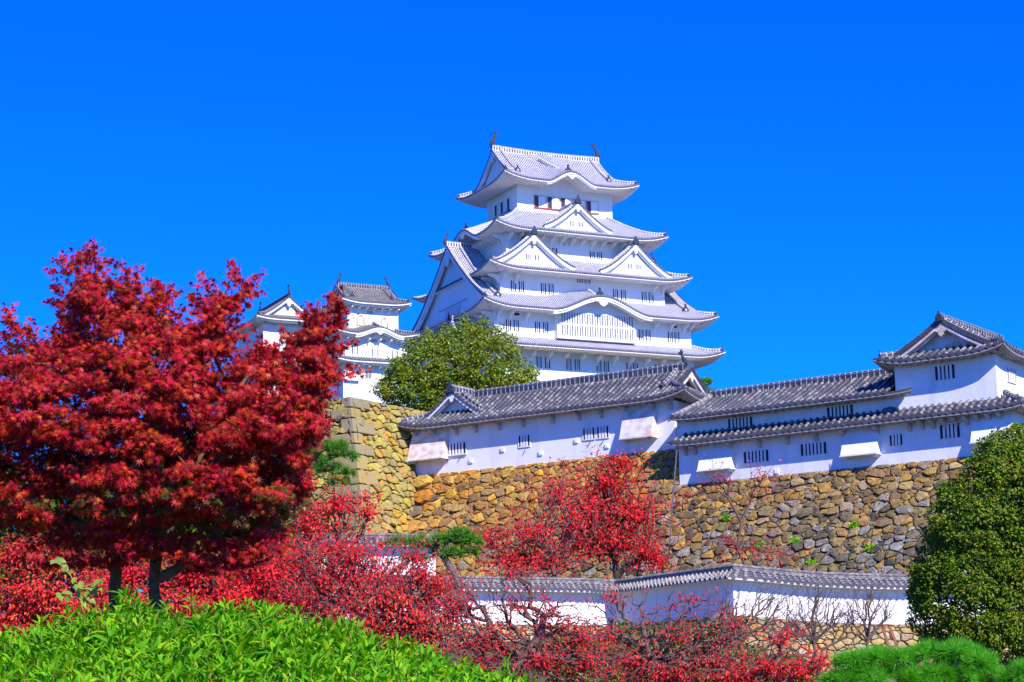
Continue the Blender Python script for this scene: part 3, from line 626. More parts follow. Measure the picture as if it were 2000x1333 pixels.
slope_ridge(ott, tt, 'left', 9.25-.95, 3.4, 1.4, RG, w=.11, h=.14, s=.28); slope_ridge(ott, tt, 'right', .95, 3.4, 1.4, RG, w=.11, h=.14, s=.28)
WR = window(1.5, .62, 6, PLO, fr=.04, bw=.11, proud=.06)
for x, z in ((4.84, -.78), (8.27, -.7)): place(WR, (x, 0, z), 0, yb)
for x, z in ((3.94, 1.1), (9.9, 1.1)): place(WR, (x, .03, z), 0, yb)
WR2 = window(.7, .56, 3, PLO, fr=.04, bw=.11, proud=.06); place(WR2, (12.98, 0, -.72), 0, yb)
WR3 = window(1.06, .72, 4, PLO, fr=.04, bw=.12, proud=.06); place(WR3, (15.93, 0, -.48), 0, yb); place(WR3, (15.86, 0, 2.52), 0, yb)
place(WR3, (19.25, 2.6, -.5), PI/2, yb); place(WR3, (18.55, 1.9, 2.3), PI/2, yb)
for x, y, z in ((13.9, 0, 2.05), (17.5, 0, 2.25), (1.6, .03, .75), (6.6, .03, .72), (6.0, 0, -2.0), (9.3, 0, -1.95)):
    b = MB(); b.box((x-.15, y-.03, z-.15), (x+.15, y, z+.15)); b.box((x-.09, y-.05, z-.09), (x+.09, y-.03, z+.09)); b.build('loophole', PLO, yb)
for a, c in ((1.48, 3.5), (10.07, 12.08), (17.2, 19.27)): drop_bay(yb, a, c, -.35, -1.58, .6, M=PLO)
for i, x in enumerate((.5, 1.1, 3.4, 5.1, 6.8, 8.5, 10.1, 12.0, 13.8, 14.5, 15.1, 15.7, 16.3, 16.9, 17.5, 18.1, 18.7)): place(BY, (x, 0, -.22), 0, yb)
b = MB(); b.prism([(12.2, -.3, .2), (13.3, -.3, .2), (13.2, -.3, .62), (12.9, -.3, .72), (12.5, -.3, .66)], (0, .3, 0)); b.build('roof_end_tile', DK, yb)
# ------------------------------------------------------------------ dry stone walls: one mesh of individually shaped stones
def clip(poly, a, b, c):
    """keep a*x+b*y<=c"""
    out = []; n = len(poly)
    for i in range(n):
        p, q = poly[i], poly[(i+1) % n]; dp, dq = a*p[0]+b*p[1]-c, a*q[0]+b*q[1]-c
        if dp <= 0: out.append(p)
        if dp*dq < 0: t = dp/(dp-dq); out.append((p[0]+(q[0]-p[0])*t, p[1]+(q[1]-p[1])*t))
    return out
def stones(u0, u1, v0, v1, cell, fn, asp=1.45, seed=1, bulge=.42, gap=.038, small=.8, rag=.0, quoins=None, vtop=None):
    """power diagram cells over [u0,u1]x[v0,v1]; fn(u, v, h) gives the point h in front of the face"""
    r = np.random.default_rng(seed); P = []; Wt = []; ch = cell; cw = cell*asp
    nv = int((v1-v0)/ch)+1; nu = int((u1-u0)/cw)+1
    for j in range(nv+1):
        for i in range(nu+1):
            P.append((u0+(i+(.5 if j % 2 else 0)+r.uniform(-.42, .42))*cw, v0+(j+r.uniform(-.42, .42))*ch)); Wt.append(r.uniform(-.25, .42)*cell*cell)
    for k in range(int(nu*nv*small)):
        P.append((r.uniform(u0, u1), r.uniform(v0, v1))); Wt.append(r.uniform(-.34, -.1)*cell*cell)
    for q in (quoins or []): P.append((q[0], q[1])); Wt.append(q[2])
    P = np.array(P); Wt = np.array(Wt); V = []; Fc = []; sc = np.array([1/asp**.5, asp**.5])
    Q = P*sc
    for i in range(len(P)):
        d = ((Q-Q[i])**2).sum(1); nb = np.argsort(d)[1:18]
        poly = [(u0*sc[0], v0*sc[1]), (u1*sc[0], v0*sc[1]), (u1*sc[0], v1*sc[1]), (u0*sc[0], v1*sc[1])]
        for k in nb:
            a, b_ = 2*(Q[k]-Q[i]); c = (Q[k]**2).sum()-(Q[i]**2).sum()-Wt[k]+Wt[i]
            poly = clip(poly, a, b_, c)
            if len(poly) < 3: break
        if len(poly) < 3: continue
        A = np.array(poly)/sc; cen = A.mean(0)
        ar = .5*abs(np.dot(A[:, 0], np.roll(A[:, 1], 1))-np.dot(A[:, 1], np.roll(A[:, 0], 1)))
        if ar < .012*cell*cell*4: continue
        # subdivide and round
        B = []
        n = len(A)
        for k in range(n):
            p, q = A[k], A[(k+1) % n]
            B += [p*.87+q*.13, p*.5+q*.5, p*.13+q*.87]
        B = np.array(B); rad = math.sqrt(ar/PI); sh = 1-min(.35, gap/rad)
        B = cen+(B-cen)*sh*r.uniform(.93, 1.03, (len(B), 1)); m_ = len(B)
        hh = bulge*min(rad, .6)*r.uniform(.5, 1.7); tilt = r.uniform(-.3, .3, 2)
        base = len(V)
        for (s_, h) in ((1.0, -.24), (.98, hh*.55), (.86, hh*.92), (.45, hh*1.05)):
            for k in range(m_):
                p = cen+(B[k]-cen)*s_; dd = p-cen; V.append(fn(p[0], p[1], h+(dd@tilt if h > 0 else 0)+(r.normal(0, .03*rad+.004) if h > 0 else 0)))
        V.append(fn(cen[0], cen[1], hh*1.08))
        for ring in range(3):
            for k in range(m_): Fc.append((base+ring*m_+k, base+ring*m_+(k+1) % m_, base+(ring+1)*m_+(k+1) % m_, base+(ring+1)*m_+k))
        for k in range(m_): Fc.append((base+3*m_+k, base+3*m_+(k+1) % m_, base+4*m_))
    return V, Fc
def stone_obj(name, parts, M, parent=None, backs=()):
    V = []; Fc = []
    for v, f in parts:
        o = len(V); V += v; Fc += [tuple(i+o for i in q) for q in f]
    me = bpy.data.meshes.new(name); me.from_pydata([tuple(p) for p in V], [], Fc); me.materials.append(M); me.update()
    o = bpy.data.objects.new(name, me); COL.objects.link(o)
    if parent: o.parent = parent
    return o
def stonemat(name, cols, stain, zlo=None, zhi=None, low=None, xs=0):
    """per stone colours; lower courses mix towards another set of stones"""
    M = mat(name, cols[0], .85, rnd=cols, bump=.55, bscale=5, noise=[(2.2, .45, .75, stain[0], .65), (9, .55, .75, stain[1], .6), (.35, .5, .7, stain[0], .4), (22, .5, .7, stain[2] if len(stain) > 2 else (.05, .05, .04), .35)])
    if low:
        t = M.node_tree; N = t.nodes; L = t.links; b = N['Principled BSDF']; src = b.inputs['Base Color'].links[0].from_socket
        g = N.new('ShaderNodeNewGeometry'); sp = N.new('ShaderNodeSeparateXYZ'); L.new(g.outputs['Position'], sp.inputs[0])
        ad = N.new('ShaderNodeMath'); ad.operation = 'MULTIPLY_ADD'; L.new(g.outputs['Random Per Island'], ad.inputs[0]); ad.inputs[1].default_value = 4.5; L.new(sp.outputs[2], ad.inputs[2])
        nz = N.new('ShaderNodeTexNoise'); nz.inputs['Scale'].default_value = .18; ad2 = N.new('ShaderNodeMath'); ad2.operation = 'MULTIPLY_ADD'; L.new(nz.outputs[0], ad2.inputs[0]); ad2.inputs[1].default_value = 6; ad3 = N.new('ShaderNodeMath'); ad3.operation = 'MULTIPLY_ADD'; L.new(sp.outputs[0], ad3.inputs[0]); ad3.inputs[1].default_value = xs; L.new(ad.outputs[0], ad3.inputs[2]); L.new(ad3.outputs[0], ad2.inputs[2])
        L.new(g.outputs['Position'], nz.inputs[0])
        mr = N.new('ShaderNodeMapRange'); L.new(ad2.outputs[0], mr.inputs[0]); mr.inputs[1].default_value = zlo; mr.inputs[2].default_value = zhi; mr.inputs[3].default_value = 1; mr.inputs[4].default_value = 0
        cr = N.new('ShaderNodeValToRGB'); L.new(g.outputs['Random Per Island'], cr.inputs[0]); e = cr.color_ramp.elements; cr.color_ramp.interpolation = 'CONSTANT'
        e[0].color = (*low[0], 1); e[1].position = 1-1/len(low); e[1].color = (*low[-1], 1)
        for i in range(1, len(low)-1): q = e.new(i/len(low)); q.color = (*low[i], 1)
        # scramble: use fract(random*7)
        sc_ = N.new('ShaderNodeMath'); sc_.operation = 'MULTIPLY'; sc_.inputs[1].default_value = 7.3; L.new(g.outputs['Random Per Island'], sc_.inputs[0]); fr = N.new('ShaderNodeMath'); fr.operation = 'FRACT'; L.new(sc_.outputs[0], fr.inputs[0]); L.new(fr.outputs[0], cr.inputs[0])
        n2 = N.new('ShaderNodeTexNoise'); n2.inputs['Scale'].default_value = 3; n2.inputs['Detail'].default_value = 8; L.new(g.outputs['Position'], n2.inputs[0])
        x2 = N.new('ShaderNodeMix'); x2.data_type = 'RGBA'; x2.blend_type = 'MULTIPLY'; x2.inputs[0].default_value = .8; L.new(cr.outputs[0], x2.inputs[6]); m3 = N.new('ShaderNodeMapRange'); m3.inputs[1].default_value = .3; m3.inputs[2].default_value = .7; m3.inputs[3].default_value = .4; m3.inputs[4].default_value = 1.5; L.new(n2.outputs[0], m3.inputs[0]); L.new(m3.outputs[0], x2.inputs[7])
        x = N.new('ShaderNodeMix'); x.data_type = 'RGBA'; L.new(mr.outputs[0], x.inputs[0]); L.new(src, x.inputs[6]); L.new(x2.outputs[2], x.inputs[7]); L.new(x.outputs[2], b.inputs['Base Color'])
    return M
ORG = [(.62, .27, .01), (.26, .13, .04), (.50, .27, .04), (.75, .38, .02), (.22, .13, .07), (.55, .33, .08), (.50, .18, .01), (.13, .10, .08), (.66, .40, .06), (.42, .22, .04)]
GRY = [(.13, .10, .06), (.20, .18, .14), (.07, .06, .04), (.32, .19, .06), (.17, .14, .08), (.24, .23, .20), (.10, .08, .05), (.30, .16, .04), (.15, .13, .05), (.22, .16, .06)]
ST1 = stonemat('orange_granite', ORG, ((.30, .17, .06), (.10, .08, .05), (.07, .07, .02)), 13.5, 19.5, GRY, -.13)
LICH = [(.44, .35, .06), (.30, .23, .09), (.50, .42, .07), (.29, .21, .12), (.46, .33, .04), (.38, .31, .13), (.56, .27, .02), (.38, .33, .07), (.22, .18, .10)]
ST2 = stonemat('lichened_granite', LICH, ((.28, .22, .12), (.50, .44, .05), (.16, .13, .06)), 9, 15, [(.36, .32, .20), (.42, .34, .12), (.26, .22, .17), (.44, .37, .14), (.32, .27, .13)])
ST2S = stonemat('dressed_corner_granite', [(.34, .25, .07), (.22, .18, .11), (.36, .30, .10), (.42, .26, .05), (.20, .17, .12)], ((.3, .26, .2), (.5, .42, .12)))
MORT = mat('packed_earth_joint', (.03, .024, .016), .95, noise=[(3, .5, .7, (.07, .055, .03), .6)])
def Mw(x, y, z): return Vector(MF(x, y, z))
def bat(h): return .5*h+.02*h*h
def f_mid(u, v, h): return Mw(u, -bat(-v)-h, v)
def f_right(u, v, h): return Mw(u, -.035*(u-19)-bat(-v)-h, v)
wall1 = empty('stone_wall', MO, 0, 'high orange brown dry stone wall carrying both long white galleries', 'stone wall')
def to_local(parts, org): return [([Vector(p)-Vector(org) for p in v], f) for v, f in parts]
Sq = []
for k in range(8): v = -.45-.95*k; Sq.append((.75+(.35 if k % 2 else .0), v, .35))
p1 = stones(-2.5, 19.0, -9.4, .02, .47, f_mid, seed=3, quoins=Sq)
stone_obj('stone_face', to_local([p1], MO), ST1, wall1)
stone_obj('packing_stones', to_local([stones(-2.5, 19.0, -9.4, -.1, .25, lambda u, v, h: f_mid(u, v, h-.05), seed=103, gap=.012, small=.3), stones(18.6, 36, -10, -2.25, .25, lambda u, v, h: f_right(u, v, h-.05), seed=105, gap=.012, small=.3)], MO), ST1, wall1)
p2 = stones(18.6, 48, -11.5, -2.18, .44, f_right, seed=5, small=1.0)
stone_obj('stone_face', to_local([p2], MO), ST1, wall1)
b = MB()
def backing(b, fn, u0, u1, v0, v1, n=10, off=-.02):
    b.grid([[fn(u0+(u1-u0)*i/n, v0+(v1-v0)*j/n, off)-Vector(MO) for j in range(n+1)] for i in range(n+1)])
backing(b, f_mid, -2.5, 19.1, -10, 0, off=-.12); backing(b, f_right, 18.5, 48, -12, -2.2, off=-.12)
b.poly([Mw(-2.5, 0, -.01)-Vector(MO), Mw(19, 0, -.01)-Vector(MO), Mw(19, 8, -.01)-Vector(MO), Mw(-2.5, 8, -.01)-Vector(MO)])
b.poly([Mw(18.6, -1.2, -2.21)-Vector(MO), Mw(48, -2.2, -2.21)-Vector(MO), Mw(48, 8, -2.21)-Vector(MO), Mw(18.6, 8, -2.21)-Vector(MO)])
b.poly([Mw(19, -1.2, -2.2)-Vector(MO), Mw(19, 0.1, -2.2)-Vector(MO), Mw(19, .1, -0.01)-Vector(MO), Mw(19, 0, -.01)-Vector(MO)])
b.build('wall_core', MORT, wall1)
# tall lichened corner bastion, left
wall2 = empty('stone_wall', MO, 0, 'pale yellow lichened stone bastion with squared corner blocks beside the red maple', 'stone wall')
CZ = 4.45
def bb(h): return .06*h+.003*h*h
def sx(v): return -1.3+.3*(CZ-v)
def sy(v): return -4.75-.21*(CZ-v)
def f_sr(u, v, h): return Mw(sx(v)+h, u, v)
def f_sl(u, v, h): return Mw(u, sy(v)-h, v)
# right face: u = depth from corner (trimmed to the batter line by the corner blocks)
def stones_trim(fn, u0, u1, v0, v1, cell, seed, edge, asp=1.25):
    v, f = stones(u0, u1, v0, v1, cell, fn, asp=asp, seed=seed, bulge=.22, small=.25); return v, f
pr = stones(-7.8, 6.5, -10, CZ, .46, lambda u, v, h: f_sr(max(u, sy(v)+.05), v, h), asp=1.2, seed=11, bulge=.4, small=.6, gap=.035)
pl_ = stones(-14, 3.0, -10, CZ, .46, lambda u, v, h: f_sl(min(u, sx(v)-.05), v, h), asp=1.3, seed=12, bulge=.4, small=.6, gap=.035)
stone_obj('stone_face', to_local([pr], MO), ST2, wall2); stone_obj('stone_face', to_local([pl_], MO), ST2, wall2)
b = MB(); n = 16; z = CZ
rr = random.Random(4)
while z > -9:
    hgt = rr.uniform(.62, .95); z2 = z-hgt; lx, ly = (rr.uniform(1.6, 2.1), rr.uniform(.7, 1.0)) if n % 2 else (rr.uniform(.7, 1.0), rr.uniform(1.6, 2.2)); n += 1; g = .035; h = .19
    P = []
    for zz in (z-g, z2+g):
        c = Vector((sx(zz)+h, sy(zz)-h, zz)); P.append([c+Vector((-lx, 0, 0)), c, c+Vector((0, ly, 0)), c+Vector((-.5, ly, 0)), c+Vector((-.5, .5, 0)), c+Vector((-lx, .5, 0))])
    W = lambda q: Mw(*q)-Vector(MO)
    ids = [[b.vert(W(q)) for q in r_] for r_ in P]
    for k in range(6): b.face((ids[0][k], ids[0][(k+1) % 6], ids[1][(k+1) % 6], ids[1][k])[::-1])
    b.face(ids[0]); b.face(ids[1][::-1]); z = z2
o = b.build('corner_blocks', ST2S, wall2)
bv = o.modifiers.new('bevel', 'BEVEL'); bv.width = .05; bv.segments = 2
b = MB(); n = 10
b.grid([[f_sr(max(-8+14.5*i/n, sy(-10+(10+CZ)*j/n)+.1), -10+(10+CZ)*j/n, -.16)-Vector(MO) for j in range(n+1)] for i in range(n+1)])
b.grid([[f_sl(min(-14+17*i/n, sx(-10+(10+CZ)*j/n)-.1), -10+(10+CZ)*j/n, -.16)-Vector(MO) for j in range(n+1)] for i in range(n+1)])
b.poly([Mw(-14, -4.7, CZ)-Vector(MO), Mw(-1.35, -4.7, CZ)-Vector(MO), Mw(-1.35, 8, CZ)-Vector(MO), Mw(-14, 8, CZ)-Vector(MO)])
b.build('wall_core', MORT, wall2)
# keep plinth
kf = lambda u, v, h: Vector(KF(u, -.5-.3*(-6.3-v)-h, v))
wall3 = empty('stone_wall', KF(0, 0, 0), 0, 'yellow stone base strip showing under the keep behind the gallery roof', 'stone wall')
KO = KF(0, 0, 0)
stone_obj('stone_face', to_local([stones(-1, 30, -11, -6.3, .9, kf, seed=21)], KO), ST2, wall3)
b = MB(); W = lambda x, y, z: Vector(KF(x, y, z))-Vector(KO)
for (A_, B_, C_, D_) in (((-.5, -.45), (29.5, -.45), (33, -4.5), (-4, -4.5)), ((29.5, -.45), (29.5, 24.5), (33, 28), (33, -4.5)), ((-.5, 24.5), (-.5, -.45), (-4, -4.5), (-4, 28)), ((29.5, 24.5), (-.5, 24.5), (-4, 28), (33, 28))):
    b.poly([W(D_[0], D_[1], -19), W(C_[0], C_[1], -19), W(B_[0], B_[1], -6.33), W(A_[0], A_[1], -6.33)])
b.build('wall_core', ST2, wall3)

# ------------------------------------------------------------------ terrain
GRD = mat('grass_soil', (.07, .07, .025), .95, noise=[(.6, .4, .6, (.12, .08, .04), .8), (4, .5, .7, (.05, .08, .02), .8)], bump=.6, bscale=2)
def hz(x, y):
    pts = [(-60, 0), (8, 0), (40, .5), (70, 2.0), (84, 2.9), (90, 4.6), (100, 6.2), (112, 6.8), (6000, 6.8)]
    for (a, za), (b_, zb) in zip(pts, pts[1:]):
        if y <= b_: t = (y-a)/(b_-a); return za+(zb-za)*max(0, t)
ys = [-60, -20, 0, 5, 10, 20, 30, 40, 50, 60, 70, 77, 84, 87, 90, 95, 100, 112, 130, 160, 200, 300, 500, 900, 1800, 4000]
xs = [-3000, -1200, -500, -200, -100, -60, -40, -25, -15, -8, 0, 8, 15, 25, 40, 60, 100, 200, 500, 1200, 3000]
b = MB(); b.grid([[(x, y, hz(x, y)+.12*math.sin(x*.7+y*.3)*(0 if y > 100 else 1)) for y in ys] for x in xs]); b.T = None
g = b.build('ground', GRD); g['kind'] = 'structure'
# upper castle hill behind the walls
b = MB(); org = Vector(MO)
def hill(x, y):  # in M frame, behind the walls
    t = max(0, min(1, (y-14)/70)); t = t*t*(3-2*t); return -.4+t*15.5
XX = [-60, -30, -14.5, -12.5, -8, -3, -1.6, 2, 8, 14, 19.3, 24, 30, 37, 48, 70, 110]; YY = [1.5, 4, 7, 12, 18, 26, 36, 50, 70, 95, 140, 190]
def hp(x, y):
    z = hill(x, y)
    if x < 0 and y < 8: z = CZ-.5
    if x < -13 or x > 44: z = -12
    if x > 19 and y < 12: z = -2.6
    return Mw(x, y, z)
b.grid([[hp(x, y) for y in YY] for x in XX]); GRV = mat('bounce_gravel', (.30, .24, .17), .95, noise=[(1.5, .4, .6, (.34, .28, .2), .6)], bump=.4, bscale=6)  # unseen hill surface, made pale to bounce warm light onto the keep
h = b.build('hill', GRV); h['kind'] = 'structure'

# ------------------------------------------------------------------ low plastered wall with tiled coping
DKC = mat('weathered_coping_tile', (.13, .12, .13), .8, noise=[(6, .45, .65, (.36, .33, .30), .8)])
def low_wall(name, pts, label, base=None, pitch=.27, wt=.42, cop=.75, rise=.42, stone=True):
    """pts: (world xy, eave z, base z)"""
    o = empty(name, (pts[0][0][0], pts[0][0][1], pts[0][2]), 0, label, 'wall'); O = Vector(o.location)
    wb = MB(); tb = MB(); sb = MB()
    P = [Vector((p[0][0], p[0][1], 0)) for p in pts]; n = len(P); off = []
    for i in range(n):
        d0 = (P[i]-P[i-1]).normalized() if i else (P[1]-P[0]).normalized(); d1 = (P[i+1]-P[i]).normalized() if i < n-1 else d0
        t = (d0+d1).normalized(); nn = Vector((t.y, -t.x, 0)); k = 1/max(.5, nn.dot(Vector((d1.y, -d1.x, 0)))); off.append(nn*k)   # towards viewer (-y side) for +x running walls
    def at_(i, s, z): q = P[i]+off[i]*s; return Vector((q.x, q.y, z))-O
    for i in range(n-1):
        for s in (wt/2, -wt/2):
            q = [at_(i, s+(.04), pts[i][2]-.05), at_(i+1, s+.04, pts[i+1][2]-.05), at_(i+1, s, pts[i+1][1]+.1), at_(i, s, pts[i][1]+.1)]; wb.poly(q if s > 0 else q[::-1])
        wb.poly([at_(i, cop*.9, pts[i][1]-.03), at_(i, 0, pts[i][1]-.06), at_(i+1, 0, pts[i+1][1]-.06), at_(i+1, cop*.9, pts[i+1][1]-.03)])
        wb.poly([at_(i, -cop*.9, pts[i][1]-.03), at_(i, 0, pts[i][1]-.06), at_(i+1, 0, pts[i+1][1]-.06), at_(i+1, -cop*.9, pts[i+1][1]-.03)])
        for s in (1, -1):
            wb.poly([at_(i, cop*s, pts[i][1]-.05), at_(i+1, cop*s, pts[i+1][1]-.05), at_(i+1, cop*s, pts[i+1][1]+.02), at_(i, cop*s, pts[i][1]+.02)])
        L = (P[i+1]-P[i]).length; m_ = max(1, int(L/pitch))
        for s in (1, -1):
            A = [at_(i, cop*1.02*s*(1-q/4), pts[i][1]+rise*(q/4)**1.2) for q in range(5)]; B = [at_(i+1, cop*1.02*s*(1-q/4), pts[i+1][1]+rise*(q/4)**1.2) for q in range(5)]
            UV = [[(.5, q*.25*1.3) for q in range(5)]]*2; tb.grid([A, B] if s > 0 else [B, A], 1, UV)
            for k in range(m_):
                t = (k+.5)/m_; C = [A[q].lerp(B[q], t) for q in range(5)]; dr = (B[0]-A[0]).normalized(); r = .075
                G = [[c+dr*a+Vector((0, 0, b_)) for c in C] for a, b_ in ((-r, 0), (-r*.7, r*.85), (0, r*1.25), (r*.7, r*.85), (r, 0))]
                UVr = [[(q/4, j*.25*1.3) for j in range(5)] for q in range(5)]
                tb.grid(G if s < 0 else G[::-1], 0, UVr if s < 0 else UVr[::-1])
                c = C[0]+(off[i]*s*.03); tb.poly([c+dr*(r*1.25*math.cos(q*PI/3))+Vector((0, 0, .03+r*1.25*math.sin(q*PI/3))) for q in range(6)], 2)
    wb.build('wall', PL, o); tb.build('coping', [TM, TMB, DK], o)
    rb = MB(); rb.sweep([at_(i, 0, pts[i][1]+rise-.02) for i in range(n)], [(-.1, 0), (-.1, .16), (-.13, .17), (0, .27), (.13, .17), (.1, .16), (.1, 0)]); rb.build('coping_ridge', DKC, o)
    # brackets under the eave
    return o, P, off
VA = at(1436, 1150, 85)
def dirv(az): a = R(az); return np.array([math.sin(a), math.cos(a), 0])
c0 = VA; c1 = c0-dirv(148)*9; zc = VA[2]
seg = []
for s, e in ((14, 1.05), (12, .95), (9, .86), (6, .80), (3, .74), (0, .72)):   # left run: frontal
    p = c1-dirv(76)*s; seg.append(((p[0], p[1]), 0, s))
def zat(px, py, Y): return at(px, py, Y)[2]
# eave heights from the photo at known distances
ptsD = []
for s in (13, 10, 7, 4, 1.5): p = c1-dirv(76)*s; px = 1000+F*(np.dot(p-CAM, RT)/np.dot(p-CAM, FW)); ptsD.append(((p[0], p[1]), zat(px, 1153+(1158-1153)*(px-870)/330, p[1])))
ptsD.append(((c1[0], c1[1]), zat(1205, 1160, c1[1])))
for t, py in ((.35, 1152), (.7, 1142)): p = c1+(c0-c1)*t; px = 1000+F*(np.dot(p-CAM, RT)/np.dot(p-CAM, FW)); ptsD.append(((p[0], p[1]), zat(px, 1160-(1160-1131)*t, p[1])))
ptsD.append(((c0[0], c0[1]), zat(1436, 1131, c0[1])))
for s, py in ((1.0, 1136), (2.2, 1141), (3.6, 1146), (5.2, 1149), (7, 1151), (9, 1151), (12, 1151), (18, 1152)):
    p = c0+dirv(80)*s; px = 1000+F*(np.dot(p-CAM, RT)/np.dot(p-CAM, FW)); ptsD.append(((p[0], p[1]), zat(px, py, p[1])))
low_pts = [(xy, z, z-1.55) for xy, z in ptsD]
lw, LP, LOFF = low_wall('plastered_wall', low_pts, 'low white plastered wall with tiled coping in front of the high stone wall')
# stone footing of the low wall
fv = []; 
cum = [0]
for i in range(1, len(LP)): cum.append(cum[-1]+(LP[i]-LP[i-1]).length)
def on_low(u):
    for i in range(len(cum)-1):
        if u <= cum[i+1] or i == len(cum)-2:
            t = (u-cum[i])/(cum[i+1]-cum[i]); return LP[i].lerp(LP[i+1], t), (LOFF[i].lerp(LOFF[i+1], t)).normalized(), low_pts[i][2]*(1-t)+low_pts[i+1][2]*t
def f_low(u, v, h):
    p, nn, z = on_low(max(0, min(cum[-1], u))); q = p+nn*(.28+.45*(-v)+h); return Vector((q.x, q.y, z+v))
ws = empty('stone_wall', (LP[0].x, LP[0].y, 3), 0, 'low yellow and orange stone footing under the plastered wall, lower right', 'stone wall'); OO = Vector(ws.location)
ST3 = stonemat('ochre_granite', [(.52, .30, .06), (.40, .26, .10), (.34, .26, .17), (.56, .36, .10), (.44, .38, .26), (.5, .42, .22)], ((.34, .24, .1), (.2, .15, .08)))
stone_obj('stone_face', to_local([stones(0, cum[-1], -2.9, .0, .29, f_low, seed=31, gap=.02, small=.8)], OO), ST3, ws)
b = MB(); n = 40; b.grid([[f_low(cum[-1]*i/n, -3+3*j/4, -.01)-OO for j in range(5)] for i in range(n+1)]); b.build('wall_core', MORT, ws)
# further low wall, left, glimpsed through the cherries
fw = []
for px in (560, 640, 720, 800, 850): p = at(px, 1066+.01*(px-600), 101); fw.append(((p[0], p[1]), p[2], p[2]-2.6))
low_wall('plastered_wall', fw, 'short white plastered wall glimpsed through red cherry twigs below the bastion')
# ------------------------------------------------------------------ vegetation tools
def mesh_arrays(name, V, Fa, M, parent=None, smooth=False):
    """V (n,3), Fa list of (k,m) index arrays"""
    me = bpy.data.meshes.new(name); V = np.asarray(V, np.float32); me.vertices.add(len(V)); me.vertices.foreach_set('co', V.ravel())
    nl = sum(f.size for f in Fa); npoly = sum(len(f) for f in Fa); me.loops.add(nl); me.polygons.add(npoly)
    me.loops.foreach_set('vertex_index', np.concatenate([f.ravel() for f in Fa]).astype(np.int32))
    tot = np.concatenate([np.full(len(f), f.shape[1]) for f in Fa]); st = np.concatenate([[0], np.cumsum(tot)[:-1]])
    me.polygons.foreach_set('loop_start', st.astype(np.int32)); me.polygons.foreach_set('loop_total', tot.astype(np.int32))
    if smooth: me.polygons.foreach_set('use_smooth', np.ones(npoly, bool))
    me.materials.append(M); me.update(calc_edges=True); o = bpy.data.objects.new(name, me); COL.objects.link(o)
    if parent: o.parent = parent
    return o
def norm(a): return a/np.maximum(1e-9, np.linalg.norm(a, axis=-1, keepdims=True))
def leaf_mesh(P, Nn, Td, size, tv, tf):
    """stamp the template leaf at P with normal Nn, tip direction Td"""
    Nn = norm(Nn); T = norm(Td-(Td*Nn).sum(1, keepdims=True)*Nn); B = np.cross(Nn, T)
    size = np.broadcast_to(size, (len(P),))[:, None, None]
    V = P[:, None, :]+size*(tv[None, :, 0:1]*B[:, None, :]+tv[None, :, 1:2]*T[:, None, :]+tv[None, :, 2:3]*Nn[:, None, :])
    m_ = len(tv); Fi = tf[None]+(np.arange(len(P))*m_)[:, None, None]
    return V.reshape(-1, 3), Fi.reshape(-1, tf.shape[1])
def maple_leaf():
    ang = [-150, -128, -103, -78, -58, -38, -19, 0, 19, 38, 58, 78, 103, 128, 150]; rad = [.12, .42, .22, .72, .26, .92, .3, 1.0, .3, .92, .26, .72, .22, .42, .12]
    v = [(0, 0, 0)]+[(r*math.sin(R(a)), r*math.cos(R(a)), -.18*r*r) for a, r in zip(ang, rad)]
    return np.array(v), np.array([(0, i+1, i) for i in range(1, 15)])
MAPLE_T = maple_leaf()
def oval(wd, fold=.12, droop=.15):
    v = [(0, 0, 0), (-wd*.8, .3, fold), (-wd*.75, .68, fold-droop*.4), (0, 1, -droop), (wd*.75, .68, fold-droop*.4), (wd*.8, .3, fold), (0, .5, 0)]
    return np.array(v), np.array([(0, 6, 1), (1, 6, 2), (2, 6, 3), (3, 6, 4), (4, 6, 5), (5, 6, 0)])
OVAL_T = oval(.26); BROAD_T = oval(.36); LANCE_T = oval(.15, .06, .25)
QUAD_T = (np.array([(-.32, .3, 0), (0, 0, .05), (.32, .45, 0), (0, 1, -.1)]), np.array([(0, 1, 3), (1, 2, 3)]))
def in_poly(X, Y, poly):
    poly = np.asarray(poly, float); c = np.zeros(len(X), bool); n = len(poly)
    for i in range(n):
        x0, y0 = poly[i]; x1, y1 = poly[(i+1) % n]
        with np.errstate(divide='ignore', invalid='ignore'):
            c ^= ((y0 > Y) != (y1 > Y)) & (X < (x1-x0)*(Y-y0)/(y1-y0+1e-12)+x0)
    return c
def edge_dist(X, Y, poly):
    poly = np.asarray(poly, float); d = np.full(len(X), 1e9)
    for i in range(len(poly)):
        a, b_ = poly[i], poly[(i+1) % len(poly)]; ab = b_-a; t = np.clip(((X-a[0])*ab[0]+(Y-a[1])*ab[1])/(ab@ab+1e-9), 0, 1)
        d = np.minimum(d, np.hypot(X-a[0]-t*ab[0], Y-a[1]-t*ab[1]))
    return d
def ats(X, Y, D):
    r = FW[None]+RT[None]*((X-1000)/F)[:, None]+UP[None]*((666.5-Y)/F)[:, None]; return CAM+r*(D/r[:, 1])[:, None]
def sample_poly(poly, n, r):
    p = np.asarray(poly, float); lo, hi = p.min(0), p.max(0); X = []; Y = []; k = 0
    while k < n:
        x = r.uniform(lo[0], hi[0], n*2); y = r.uniform(lo[1], hi[1], n*2); m_ = in_poly(x, y, poly); X.append(x[m_]); Y.append(y[m_]); k += m_.sum()
    return np.concatenate(X)[:n], np.concatenate(Y)[:n]
